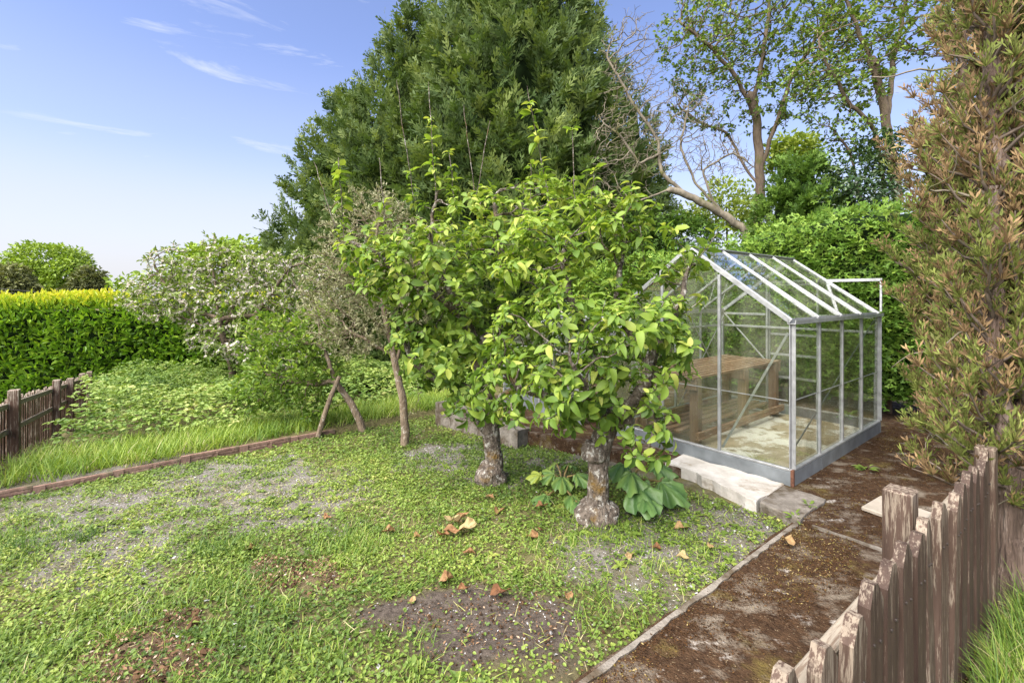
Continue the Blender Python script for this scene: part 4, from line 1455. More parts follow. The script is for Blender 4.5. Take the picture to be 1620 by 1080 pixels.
def small_tree(name, label, base, limbs, blobs, nattr, step, r_tip, r_base, seed, T, mat, bark, len_rng, per, max_cnt=2, di=.6, dk=.12, keep=1.0, tint_fn=None, jitter=.35, bump=.12, petals=None, cat='tree',
               upb=.5, wide=.17, trop=(0, 0, .03), r_trunk=None, rmin=0.0):
    r = np.random.default_rng(seed)
    root = thing(name, label, cat, tuple(base))
    N_, par, rg = skeleton(limbs, step, r, step * .15)
    att = blob_points(nattr, blobs, r)
    N_, par = colonize(N_, par, att, step, di, dk, 140, jitter, trop, seed)
    rad, cnt = tree_radii(par, r_tip, r_base)
    a, b = rg[0]
    k = np.arange(a, b)
    rad[k] = np.maximum(rad[k], (r_trunk or r_base) * np.linspace(1, .7, len(k)))
    link('trunk', wood_mesh('trunk', local(base, N_), par, rad, cnt, M[bark], (9, 6, 3), bump, rmin), root)
    c_out = np.mean([bb[0] for bb in blobs], 0) - [0, 0, .5 * blobs[0][1][2]]
    if per > 0:
        pos, R, L_, fw = leaf_whorls(N_, par, rad, cnt, r, max_cnt, per, len_rng, c_out, upb, keep)
        n = len(pos)
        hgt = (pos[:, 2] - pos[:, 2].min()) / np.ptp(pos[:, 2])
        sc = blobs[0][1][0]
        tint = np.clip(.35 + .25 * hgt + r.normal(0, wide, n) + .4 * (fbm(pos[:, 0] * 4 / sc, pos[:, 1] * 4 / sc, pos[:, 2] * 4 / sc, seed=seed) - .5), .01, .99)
        if tint_fn is not None: tint = tint_fn(pos, tint)
        V, Fq, Tt = inst(T, local(base, pos), R, L_, tint)
        link('crown', np_mesh('crown', V, Fq, M[mat], Tt), root, kind='stuff')
    if petals:
        pn, psz, pthr = petals
        pos, R, L_, fw = leaf_whorls(N_, par, rad, cnt, r, max_cnt, pn, (psz * .8, psz * 1.2), c_out, .6, pthr)
        # five petals round each flower
        chs = []
        up = unit(fw + r.normal(0, .3, fw.shape))
        for q in range(5):
            R0 = frames(unit(np.cross(up, r.normal(size=up.shape)) if q == 0 else base_dir), up) if q == 0 else None
            if q == 0:
                base_dir = R0[:, :, 1]; side = np.cross(up, base_dir)
            a_ = q * 2 * math.pi / 5
            dq = base_dir * math.cos(a_) + side * math.sin(a_) + up * .35
            chs.append(inst(tiny_leaf(.85, .05), local(base, pos), frames(dq, up), L_, np.clip(.55 + r.normal(0, .25, len(pos)), 0, 1)))
        V, Fq, Tt = merge(chs)
        link('blossom', np_mesh('blossom', V, Fq, M['petal'], Tt), root, kind='stuff')
    return root, N_, par, rad, cnt


# --- slender forked tree
bC = G(640, 706)
YC = bC[1]
yC = lambda px, py, d=0.0: at(px, py, YC + d)
small_tree('small_tree', 'slender brown trunked tree with twiggy grey green crown behind the gnarled trees', bC,
           [(None, [bC + [0, 0, -.05], yC(640, 660), yC(636, 620), yC(626, 580), yC(620, 560)]), ((0, .35), [yC(652, 650, -.02), yC(663, 632, -.02), yC(661, 605, -.02)]),
            ((0, 1), [yC(590, 545), yC(550, 520)]), ((0, 1), [yC(610, 500, .1), yC(590, 430, .1), yC(600, 350, .1)]), ((0, .9), [yC(640, 520, .1), yC(660, 440, .1)])],
           [(yC(590, 420, .2), (.75, .6, .85), 3), (yC(560, 520, .1), (.55, .5, .35), 1.3), (yC(650, 430, .2), (.5, .5, .7), 1.5), (yC(600, 335, .2), (.4, .4, .35), .9), (yC(520, 470, .2), (.4, .4, .5), 1)],
           3600, .065, .0026, .038, 44, fold_leaf(.34, .08, .1), 'grey_leaf', 'thin_bark', (.035, .06), 4, 3, r_trunk=.055, jitter=.6, keep=1, dk=.07)

# --- leaning tree on a prop
bD = G(575, 684)
YD = bD[1]
yD = lambda px, py, d=0.0: at(px, py, YD + d)
small_tree('leaning_apple_tree', 'leaning apple tree with lichened trunk propped by a stake near the edging', bD,
           [(None, [bD + [0, 0, -.05], yD(570, 665), yD(556, 640), yD(540, 615), yD(532, 600)]), ((0, 1), [yD(520, 570), yD(510, 545), yD(500, 500, .1)]), ((0, 1), [yD(500, 610, .0), yD(460, 600, .0), yD(420, 590, .1)]),
            ((1, .5), [yD(480, 540, .2), yD(450, 520, .2)])],
           [(yD(465, 580, .1), (.65, .6, .48), 3), (yD(440, 530, .2), (.55, .5, .35), 1.6), (yD(500, 520, .2), (.4, .4, .4), 1.2), (yD(410, 620, .2), (.4, .45, .35), 1), (yD(490, 640, .0), (.25, .3, .25), .6)],
           1900, .085, .003, .04, 45, fold_leaf(.55, .1, .15), 'apple_leaf', 'thin_bark', (.06, .09), 6, 3, keep=1, dk=.10, r_trunk=.055)
bS = G(499, 694)
sk = MB().tube([bS + [0, 0, -.1], at(512, 660, bS[1] - .0), at(524, 625, bS[1] + .05), at(537, 596, bD[1] - .06)], [.036, .035, .032, .03], 8).build('prop_stake', M['thin_bark'], None, smooth_shade=True,
    label='slanting wooden stake propping up the leaning apple tree', cat='stake')

# --- blossoming apple tree
bE = np.array([-6.0, 10.2, 0.0]); bE[2] = float(terr(bE[0], bE[1]))
yE = lambda px, py, d=0.0: at(px, py, 9.9 + d)
small_tree('blossom_tree', 'spreading apple tree covered with white blossom beside the laurel hedge', bE,
           [(None, [bE + [0, 0, -.1], yE(365, 560), yE(350, 530), yE(345, 505)]), ((0, 1), [yE(300, 490, .2), yE(255, 440, .2), yE(235, 400, .2)]), ((0, 1), [yE(340, 440, .3), yE(330, 390, .3)]),
            ((0, 1), [yE(400, 500), yE(440, 450), yE(460, 420)]), ((0, .9), [yE(380, 460, .6), yE(400, 410, .6)]), ((0, .8), [yE(320, 515, -.2), yE(285, 500, -.2)])],
           [(yE(330, 470, .3), (1.4, 1.1, .6), 2.4), (yE(430, 465, .2), (1.1, 1.0, .8), 2.2), (yE(250, 470, .1), (.7, .8, .45), 1.3), (yE(465, 430, .3), (.7, .8, .55), 1.2), (yE(295, 425, .3), (.55, .6, .35), .7), (yE(390, 525, .0), (1.2, .9, .45), 1.6), (yE(365, 415, .4), (.7, .7, .4), .9),
            (yE(280, 490, .0), (.7, .7, .35), .8), (yE(490, 470, .2), (.8, .8, .7), 1.2), (yE(385, 540, -.2), (1.0, .8, .4), 1.2), (yE(430, 550, -.3), (1.3, .8, .5), 1.6), (yE(410, 435, .3), (.9, .8, .5), 1.0), (yE(240, 420, .2), (.22, .3, .4), .25), (yE(335, 390, .3), (.25, .3, .35), .3), (yE(280, 400, .3), (.18, .2, .35), .2)],
           5600, .13, .005, .07, 46, fold_leaf(.5, .1, .15), 'blossom_leaf', 'grey_bark', (.07, .12), 5, 3, di=1.2, dk=.15, petals=(5, .031, .85), keep=1)

# ------------------------------------------------------------------ hedges
def core_wall(name, path, h_fn, th, mat, root, zb, inset=.12, top_drop=.12):
    mb = MB()
    P_ = np.array(path, float)
    for a, b in zip(P_[:-1], P_[1:]):
        d = unit(b - a); n = np.array([-d[1], d[0]])
        k = max(1, int(np.linalg.norm(b - a) / .8))
        for i in range(k):
            p, q = a + (b - a) * i / k, a + (b - a) * (i + 1) / k
            V = []
            for c in (p, q):
                z0 = zb(c); z1 = h_fn(c) - top_drop
                V += [(*(c + n * inset), z0), (*(c + n * (th - inset)), z0), (*(c + n * (th - inset)), z1), (*(c + n * inset), z1)]
            mb.add(V, [(0, 1, 2, 3), (7, 6, 5, 4), (0, 4, 5, 1), (1, 5, 6, 2), (2, 6, 7, 3), (3, 7, 4, 0)])
    return mb.build(name, mat, root)


# clipped conifer hedge behind the greenhouse: line parallel to its rear gable
def conifer_hedge():
    U0 = 3.22
    root = thing('conifer_hedge', 'tall clipped bright green conifer hedge behind the greenhouse', 'hedge', W(U0, 1.5, 0))
    h_of_v = lambda v: 2.86 - .115 * (v + 1.0) + .10 * np.sin(v * 1.7)
    p0, p1 = np.array(W(U0, -6.0)[:2]), np.array(W(U0, 6.5)[:2])
    ln = lambda c: uv_of(c[0], c[1])[1]
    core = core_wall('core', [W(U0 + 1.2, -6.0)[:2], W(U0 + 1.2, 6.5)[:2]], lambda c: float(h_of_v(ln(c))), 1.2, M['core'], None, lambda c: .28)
    r = np.random.default_rng(5)
    n = 18000
    v = r.uniform(-3.6, 5.6, n); t = r.random(n)
    h = h_of_v(v)
    z = .20 + (h - .20) * t ** .95
    z = np.where(t > .92, h + r.uniform(-.07, .0, n), z)
    topm = t > .92
    bulge = (fbm(v * 1.6, z * 1.8, seed=31, octs=3) - .5) * .08
    u = U0 + .05 + bulge + r.uniform(-.05, .06, n)
    u = np.where(topm, U0 + r.uniform(0, 1.0, n), u)
    u = np.where(z < .6, u + (.6 - z) * .25, u)
    pos = np.stack([C0[0] + UU[0] * u + VV[0] * v, C0[1] + UU[1] * u + VV[1] * v, z], 1)
    fw = np.stack([-UU[0] + 0 * u, -UU[1] + 0 * u, .25 + 0 * u], 1) + r.normal(0, .5, (n, 3)) * [1, 1, .55]
    fw[topm, 2] += .5
    fw[:, 2] += .15
    R = frames(fw * [.6, .6, 1] + r.normal(0, .35, (n, 3)), np.array([-UU[0] * .9, -UU[1] * .9, .75]) + r.normal(0, .35, (n, 3)), r.uniform(-.5, .5, n))
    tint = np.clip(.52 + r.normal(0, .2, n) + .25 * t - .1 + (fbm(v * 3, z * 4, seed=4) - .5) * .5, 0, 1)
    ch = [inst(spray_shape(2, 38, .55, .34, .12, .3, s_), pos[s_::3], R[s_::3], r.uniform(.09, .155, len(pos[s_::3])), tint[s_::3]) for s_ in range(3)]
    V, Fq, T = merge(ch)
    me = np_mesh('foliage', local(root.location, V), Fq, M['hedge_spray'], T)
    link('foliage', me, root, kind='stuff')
    core.parent = root
    core.location = tuple(-np.array(root.location))
    # bare stems at the foot
    for k in range(7):
        vv = -1.6 + k * .45 + r.uniform(-.1, .1)
        a = np.array(W(U0 + .45, vv, 0)) - np.array(root.location)
        MB().tube([a, a + [r.uniform(-.05, .05), 0, .25], a + [r.uniform(-.1, .1), .05, .5]], [.04, .035, .03], 6).build('stem', M['conifer_bark'], root, smooth_shade=True)


conifer_hedge()


def laurel_hedge():
    A, B = np.array([-14.5, 11.60]), np.array([-3.0, 13.6])
    d = unit(B - A); nn = np.array([-d[1], d[0]]); Lh = np.linalg.norm(B - A)
    root = thing('laurel_hedge', 'broad laurel hedge with a yellow topping of new leaves', 'hedge', (A[0], A[1], -1.3))
    h0 = 1.40
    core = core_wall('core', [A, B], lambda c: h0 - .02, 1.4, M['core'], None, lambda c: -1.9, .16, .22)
    core.parent = root; core.location = tuple(-np.array(root.location))
    r = np.random.default_rng(6)
    n = 11000
    s_ = Lh * r.random(n); t = r.random(n)
    z = -1.4 + (h0 + 1.35) * t
    bulge = (fbm(s_ * 1.3, z * 1.5, seed=41, octs=3) - .5) * .35
    off = bulge + r.uniform(-.06, .10, n) + smooth(.85, 1.0, t) * .25
    pos = np.stack([A[0] + d[0] * s_ + nn[0] * off, A[1] + d[1] * s_ + nn[1] * off, z + (fbm(s_ * 2, s_ * 0, seed=9) - .5) * .12 * t], 1)
    fw = np.stack([-nn[0] + 0 * s_, -nn[1] + 0 * s_, .9 + 0 * s_], 1) + r.normal(0, .75, (n, 3))
    tint = np.clip(.33 + r.normal(0, .14, n) + .12 * t, 0, .68)
    L_ = r.uniform(.13, .21, n)
    R = frames(fw, np.stack([-nn[0] + 0 * s_, -nn[1] + 0 * s_, .7 + 0 * s_], 1) + r.normal(0, .35, (n, 3)), r.uniform(-.5, .5, n))
    ch = [inst(fold_leaf(.42, .09, .12), pos, R, L_, tint)]
    # new growth on the top
    m = 9500
    s_ = Lh * r.random(m); q = r.random(m)
    off = r.uniform(-.02, 1.3, m) * q ** .3
    nzs = fbm(s_ * 1.1, s_ * 0 + 3, seed=19, octs=3) - .5
    z = h0 - .22 + r.random(m) * (.26 + .22 * r.random(m)) + nzs * .22
    pos = np.stack([A[0] + d[0] * s_ + nn[0] * off, A[1] + d[1] * s_ + nn[1] * off, z], 1)
    fw = np.array([0, 0, 1.0]) + r.normal(0, .5, (m, 3))
    tint = np.clip(.80 + r.normal(0, .10, m) + .9 * (z - h0 - .02), .35, 1)
    R = frames(fw, unit(np.stack([-nn[0] + 0 * s_, -nn[1] + 0 * s_, .4 + 0 * s_], 1) + r.normal(0, .6, (m, 3))))
    ch.append(inst(fold_leaf(.36, .12, .1), pos, R, r.uniform(.11, .19, m), tint))
    V, Fq, T = merge(ch)
    link('foliage', np_mesh('foliage', local(root.location, V), Fq, M['laurel'], T), root, kind='stuff')


laurel_hedge()

# ------------------------------------------------------------------ big conifers
def leyland(label, base, height, rad_fn, seed, n_plume, plume_len, spray, mat='leyland', name='cypress_tree', sprays=11, group=None, vis_az=True, up=.8, core_s=.72):
    r = np.random.default_rng(seed)
    base = np.array(base, float)
    root = thing(name, label, 'tree', tuple(base), group=group)
    link('trunk', MB().tube([(0, 0, -.3), (.05, .05, height * .4), (0, 0, height * .93)], [height * .022, height * .014, .03], 9).mesh('trunk', M['conifer_bark'], True), root)
    # lumpy core
    nu, nv = 28, 18
    th = np.linspace(0, 2 * np.pi, nu, endpoint=False); hh = np.linspace(.02, .96, nv)
    T_, H_ = np.meshgrid(th, hh)
    lump = lambda t, h: .78 + .44 * fbm(np.cos(t) * 2.2 + 5 + seed, np.sin(t) * 2.2 + 5, h * 5, seed=seed, octs=3)
    Rr = rad_fn(H_) * lump(T_, H_) * core_s
    V = np.stack([np.cos(T_) * Rr, np.sin(T_) * Rr, H_ * height], -1).reshape(-1, 3)
    i = np.arange(nv - 1)[:, None] * nu; j = np.arange(nu)[None]; k2 = (j + 1) % nu
    Fq = np.stack([i + j, i + k2, i + nu + k2, i + nu + j], -1).reshape(-1, 4)
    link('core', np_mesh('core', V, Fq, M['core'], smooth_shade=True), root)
    # plumes
    h = r.random(n_plume * 4)
    wgt = rad_fn(h) / rad_fn(np.linspace(.01, .99, 60)).max()
    h = h[r.random(len(h)) < wgt + .08][:n_plume]
    n = len(h)
    th = r.uniform(0, 2 * np.pi, n)
    if vis_az:      # most plumes on the side that can be seen
        a0 = math.atan2(-base[1], -base[0])
        th = a0 + r.normal(0, 1.15, n)
    rr = rad_fn(h) * lump(th, h) * r.uniform(.74, .96, n)
    p0 = np.stack([np.cos(th) * rr, np.sin(th) * rr, h * height], 1)
    ax = unit(np.stack([np.cos(th), np.sin(th), up + .5 * h + r.normal(0, .22, n)], 1) + r.normal(0, .22, (n, 3)))
    PL = plume_len * r.uniform(.6, 1.3, n) * (.65 + .35 * (1 - h))
    ptint = np.clip(.42 + r.normal(0, .17, n), 0, 1)
    rep = np.repeat(np.arange(n), sprays)
    m = len(rep)
    t = r.random(m)
    d = ax[rep]
    rd = unit(r.normal(size=(m, 3)))
    sd = unit(rd - d * (rd * d).sum(1)[:, None])
    pos = p0[rep] + d * (t * PL[rep])[:, None] + sd * (.10 * PL[rep] * (1 - t))[:, None]
    fw = d * .95 + sd * (.75 * (1 - .5 * t))[:, None]
    R = frames(fw, np.stack([np.cos(th[rep]), np.sin(th[rep]), np.full(m, .7)], 1) + r.normal(0, .45, (m, 3)), r.uniform(-.6, .6, m))
    sc = spray * r.uniform(.65, 1.25, m) * (1.1 - .45 * t)
    tint = np.clip(ptint[rep] + r.normal(0, .1, m) + .28 * (t - .45), 0, 1)
    ch = [inst(spray_shape(3, 32, .56, .30, .078, .22, seed + s_), pos[s_::3], R[s_::3], sc[s_::3], tint[s_::3]) for s_ in range(3)]
    V, Fq, T = merge(ch)
    link('crown', np_mesh('crown', V, Fq, M[mat], T), root, kind='stuff')
    return root


def cone_fn(R, top=.04, belly=.18, pw=.9):
    def f(h):
        h = np.asarray(h, float)
        up_ = np.clip((1 - h) / (1 - belly), 0, 1) ** pw
        lo = .75 + .25 * np.clip(h / belly, 0, 1)
        return R * (top + (1 - top) * np.where(h > belly, up_, lo))
    return f


tz = lambda X, Y: float(terr(X, Y))
# main trunk of the group and its lower neighbours stepping down to the left
leyland('tallest dark green cypress rising behind the fruit trees', (0.15, 15.5, tz(.15, 15.5)), 15.5, cone_fn(4.6, .05, .2, .72), 51, 1500, 1.15, .46)
leyland('mid height cypress on the left shoulder of the tallest cypress', (-3.3, 16.0, tz(-3.3, 16.0)), 12.0, cone_fn(3.8, .05, .2, .85), 52, 950, 1.0, .43)
leyland('lowest cypress at the left end of the dark cypress group', (-5.7, 16.6, tz(-5.7, 16.6)), 9.5, cone_fn(3.2, .05, .2, .85), 53, 640, .9, .41)
leyland('small bright green conifer poking up above the clipped hedge', (6.35, 10.4, .3), 4.25, cone_fn(1.15, .1, .35, .75), 54, 460, .48, .25, 'young_conifer', sprays=12, up=.35)
leyland('spindly dark cypress half hidden behind the bare branches', (4.4, 17.2, -.4), 9.2, cone_fn(1.9, .05, .2, .8), 55, 260, .9, .36, sprays=9, core_s=.45)

# dark ivy thicket beside the small conifer
def thicket(name, label, blobs, n, size, mat, seed, cat='bush', core_s=.62, core='core', tint0=.4, T=None, squash=1.0, base_z=None, shell=.45):
    r = np.random.default_rng(seed)
    c0 = np.array(blobs[0][0], float)
    base = np.array([c0[0], c0[1], base_z if base_z is not None else tz(c0[0], c0[1])])
    root = thing(name, label, cat, tuple(base))
    MB().tube([(0, 0, -.2), (.03, 0, (c0[2] - base[2]) * .6), (0, .05, c0[2] - base[2])], [max(.03, .05 * blobs[0][1][0])] * 2 + [.02], 8).build('trunk', M['grey_bark'], root, smooth_shade=True)
    ps = blob_points(n, blobs, r, shell)
    k = fbm(ps[:, 0] * 2.2 / blobs[0][1][0], ps[:, 1] * 2.2 / blobs[0][1][0], ps[:, 2] * 2.6 / blobs[0][1][0], seed=seed, octs=3)
    ps = ps[k > .36 + .10 * r.random(len(ps))]
    m = len(ps)
    outw = unit(ps - c0)
    fw = outw * .7 + r.normal(0, .6, (m, 3))
    R = frames(fw, np.array([0, 0, 1.0]) + outw * .6 + r.normal(0, .45, (m, 3)))
    hg = (ps[:, 2] - ps[:, 2].min()) / np.ptp(ps[:, 2])
    tint = np.clip(tint0 + .3 * hg + r.normal(0, .16, m) + .5 * (fbm(ps[:, 0] * 3 / blobs[0][1][0], ps[:, 1] * 3, ps[:, 2] * 3 / blobs[0][1][0], seed=seed + 1) - .5), 0, 1)
    V, Fq, T_ = inst(T or fold_leaf(.6, .1, .15), local(base, ps), R, r.uniform(.7, 1.3, m) * size, tint)
    link('crown', np_mesh('crown', V, Fq, M[mat], T_), root, kind='stuff')
    return root


thicket('ivy_bush', 'dark glossy ivy thicket between the small conifer and the browning conifer', [(at(1360, 290, 9.8), (.75, .7, .7), 2), (at(1345, 325, 9.6), (.7, .7, .6), 2), (at(1390, 240, 9.9), (.45, .5, .5), 1)], 6000, .085, 'ivy', 61)
thicket('lime_tree', 'pale yellow green tree glowing behind the small conifer', [(at(1240, 250, 15), (.7, .6, .6), 1), (at(1260, 235, 15), (.8, .6, .5), 1)], 1600, .16, 'lime_leaf', 62, 'tree', shell=.2)
thicket('birch_tree', 'pale drooping birch showing between the bare branches and the hedge', [(at(1150, 320, 17), (1.0, .8, .9), 1), (at(1185, 345, 16), (.9, .8, .7), 1), (at(1100, 345, 18), (1.0, .8, .6), 1)], 3000, .15, 'lime_leaf', 63, 'tree', shell=.1)
thicket('garden_shrub', 'dark green shrub at the back below the tallest cypress', [(at(1010, 385, 12), (1.3, .8, .8), 1), (at(1080, 375, 12), (.9, .7, .6), 1), (at(930, 400, 12), (1.0, .7, .8), 1)], 5200, .15, 'hedge_spray', 64, T=spray_shape(2, 40, .55, .3, .12, .3, 2), tint0=.15)

# distant trees beyond the laurel hedge
thicket('oak_tree', 'round bright green oak standing beyond the laurel hedge', [(at(78, 430, 42), (3.3, 3.2, 2.6), 3), (at(45, 440, 42), (2.2, 2.2, 1.7), 1), (at(112, 440, 41), (1.7, 2.0, 1.7), 1)], 13000, .30, 'far_oak', 71, 'tree', shell=.55, base_z=-2.5)
thicket('brownish_tree', 'brownish olive tree at the far left behind the laurel hedge', [(at(12, 445, 36), (1.5, 1.5, 1.3), 1), (at(30, 455, 36), (1.1, 1.2, .7), .6)], 4500, .26, 'far_brown', 72, 'tree', base_z=-2.5)
thicket('hawthorn_tree', 'dark small tree to the right of the round oak', [(at(143, 450, 38), (1.1, 1.2, 1.4), 1), (at(125, 462, 38), (1.5, 1.2, .7), .6)], 4000, .28, 'far_brown', 73, 'tree', tint0=.1, base_z=-2.5)
thicket('maple_tree', 'yellow green tree top showing behind the blossoming apple tree', [(at(330, 425, 24), (1.9, 1.6, 1.3), 2), (at(250, 455, 24), (2.2, 1.8, .8), 1), (at(400, 415, 24), (1.5, 1.4, 1.3), 1), (at(365, 400, 25), (.9, .9, .8), .4)], 6500, .24, 'far_oak', 74, 'tree', base_z=-2)

# ------------------------------------------------------------------ open crowned deciduous trees at the back
def tree_at(px_list, Y):
    return [at(a, b, Y + (c[0] if c else 0)) for a, b, *c in px_list]


YS = 12.0
bT = np.array([6.25, YS, .2])
small_tree('sycamore_tree', 'tall upright tree with open leafy crown above the small conifer', bT,
           [(None, [bT + [0, 0, -.2]] + tree_at([(1200, 340), (1203, 280), (1197, 200), (1190, 150)], YS)),
            ((0, .98), tree_at([(1205, 100), (1215, 30), (1220, -80)], YS)),
            ((0, .9), tree_at([(1165, 120, -.3), (1120, 70, -.5), (1080, 40, -.6)], YS)),
            ((0, .72), tree_at([(1230, 190, -.2), (1250, 130, -.3), (1290, 60, -.4), (1330, -20, -.4)], YS)),
            ((0, .65), tree_at([(1150, 210, .3), (1100, 190, .3), (1070, 170, .3)], YS))],
           [(at(1190, 20, YS), (2.0, 1.7, 1.7), 3), (at(1110, 70, YS - .4), (1.1, 1.2, 1.2), 1.6), (at(1280, 60, YS - .3), (1.2, 1.3, 1.5), 1.8), (at(1130, 160, YS), (1.2, 1.1, .9), 1.1), (at(1230, 150, YS - .2), (1.0, 1.1, .9), 1)],
           3800, .16, .0065, .085, 81, fold_leaf(.75, .1, .15), 'sycamore', 'grey_bark', (.065, .11), 5, 2, r_trunk=.14, di=1.5, dk=.19, keep=.8, wide=.2, jitter=.5)
YT = 10.5
bU = np.array([8.4, YT, .3])
small_tree('ash_tree', 'forked leaning tree behind the browning conifer with leafy overhanging limbs', bU,
           [(None, [bU + [0, 0, -.2]] + tree_at([(1418, 300), (1410, 240), (1395, 150), (1380, 90)], YT)),
            ((0, .95), tree_at([(1360, 50), (1340, 0), (1320, -90)], YT)),
            ((0, .35), tree_at([(1385, 205, -.2), (1340, 160, -.3), (1310, 110, -.3), (1290, 60, -.4)], YT)),
            ((0, .8), tree_at([(1420, 60, .2), (1440, -40, .2)], YT)),
            ((0, .15), tree_at([(1345, 240, -.1), (1310, 200, -.1)], YT))],
           [(at(1340, 90, YT), (1.1, 1.1, 1.4), 2), (at(1390, 10, YT), (1.2, 1.2, 1.3), 2), (at(1300, 130, YT - .3), (.75, .9, .8), 1), (at(1350, 215, YT - .2), (.6, .7, .45), .6), (at(1470, 20, YT), (1.0, 1.1, 1.3), 1)],
           2600, .15, .0065, .08, 82, fold_leaf(.75, .1, .15), 'sycamore', 'grey_bark', (.065, .105), 5, 2, r_trunk=.12, di=1.5, dk=.18, keep=.9, wide=.2, jitter=.5)
YR = 11.0
bR = np.array([5.7, YR, .0])
small_tree('bare_tree', 'leaning mossy tree with bare contorted branches left of the upright tree', bR,
           [(None, [bR + [0, 0, -.3], at(1180, 365, YR), at(1130, 330, YR), at(1085, 307, YR), at(1060, 300, YR)]),
            ((0, 1), tree_at([(1020, 315, -.1), (985, 322, -.1), (965, 330, -.1)], YR)),
            ((0, .95), tree_at([(1045, 270), (1040, 220, .2), (1000, 160, .3), (960, 90, .4)], YR)),
            ((0, .8), tree_at([(1110, 270, -.1), (1160, 240, -.2), (1200, 270, -.2)], YR)),
            ((0, .7), tree_at([(1100, 290, .2), (1075, 230, .3), (1090, 170, .3)], YR)),
            ((2, .3), tree_at([(1010, 260), (985, 220), (950, 190)], YR))],
           [(at(1010, 190, YR + .2), (1.0, .8, 1.6), 2.0), (at(1080, 200, YR), (1.0, .9, 1.1), 1.8), (at(970, 250, YR), (.7, .7, 1.2), 1.2), (at(1140, 250, YR), (.8, .7, .6), 1), (at(1000, 80, YR + .3), (.8, .7, 1.0), 1.0)],
           3000, .10, .0052, .05, 83, fold_leaf(), 'sycamore', 'bare_bark', (.05, .08), 0, di=1.1, dk=.10, jitter=.65, r_trunk=.115)

# ------------------------------------------------------------------ browning conifers beside the fence
def brown_conifer(label, base, stems, seed, n_branch, reach, spray, zr, lean=(0, 0)):
    r = np.random.default_rng(seed)
    base = np.array(base, float)
    root = thing('browning_conifer', label, 'tree', tuple(base))
    tk = MB()
    for pts, r0, r1 in stems:
        pp = np.array(polyline(pts, .05)); pp[1:] += r.normal(0, .006, (len(pp) - 1, 3))
        V, Fq = tube_np(pp, np.linspace(r0, r1, len(pp)), 12, .35, seed)
        tk.add(V, [tuple(q) for q in Fq])
    me = tk.mesh('trunk', M['conifer_bark'], True)
    link('trunk', me, root)
    chunks, twigs = [], []
    allP = [polyline(p, .1) for p, _, _ in stems]
    bp, bt = [], []
    for b in range(n_branch):
        pl = allP[r.integers(len(allP))]
        c = pl[r.integers(len(pl))]
        if c[2] < zr[0]: continue
        az = r.uniform(0, 2 * np.pi)
        hrel = (c[2] - zr[0]) / (zr[1] - zr[0])
        L_ = reach * r.uniform(.45, 1.15) * (1.0 - .35 * hrel)
        up_ = r.uniform(.35, 1.25) if c[2] > .7 else r.uniform(-.25, .5)
        d = unit(np.array([math.cos(az), math.sin(az), up_]))
        P0 = np.array(c); P1 = P0 + d * L_ * .55; P2 = P1 + unit(d + [0, 0, .5]) * L_ * .5
        pts = np.array(polyline([P0, P1, P2], .09)); pts[1:] += r.normal(0, .012, (len(pts) - 1, 3))
        V, Fq = tube_np(pts, np.linspace(.011, .003, len(pts)), 4)
        twigs.append((V, Fq, np.zeros(len(V))))
        k = len(pts)
        dead = r.random()
        ns = int(16 + 100 * L_)
        ti = r.integers(int(k * .3), k, ns)
        bp.append(pts[ti]); dd = np.repeat(unit(P2 - P0)[None], ns, 0)
        cl = (dead < .44) * 1.0
        t0 = np.where(r.random(ns) < (.78 if cl else .20), r.uniform(.02, .46, ns), r.uniform(.5, .95, ns))
        bt.append(np.concatenate([dd, t0[:, None]], 1))
    pos = np.concatenate(bp); q = np.concatenate(bt)
    n = len(pos)
    fw = q[:, :3] * .6 + r.normal(0, .40, (n, 3)) + [0, 0, 1.05]
    R = frames(fw, r.normal(0, 1, (n, 3)), r.uniform(-1, 1, n))
    ch = [inst(spray_shape(2, 28, .60, .40, .048, .16, 90 + s_), pos[s_::3], R[s_::3], spray * r.uniform(.6, 1.4, len(pos[s_::3])), q[s_::3, 3]) for s_ in range(3)]
    V, Fq, T = merge(ch)
    link('crown', np_mesh('crown', V, Fq, M['brown_conifer'], T), root, kind='stuff')
    V, Fq, T = merge(twigs)
    link('branches', np_mesh('branches', V, Fq, M['dead_twig'], None, True), root, kind='stuff')
    # bare curling dead twigs
    tw = []
    for b in range(16):
        pl = allP[r.integers(len(allP))]
        c = np.array(pl[r.integers(len(pl))])
        if c[2] < zr[0] - .3: continue
        az = r.uniform(0, 2 * np.pi)
        d = np.array([math.cos(az), math.sin(az), r.uniform(-.2, .8)]); p = c + d * .12
        pts = [p]
        for i in range(9):
            d = unit(d + r.normal(0, .38, 3)); p = p + d * reach * .14; pts.append(p)
        V, Fq = tube_np(np.array(pts), np.linspace(.007, .0018, len(pts)), 4)
        tw.append((V, Fq, np.zeros(len(V))))
    V, Fq, T = merge(tw)
    link('dead_twigs', np_mesh('dead_twigs', V, Fq, M['bare_bark'], None, True), root, kind='stuff')


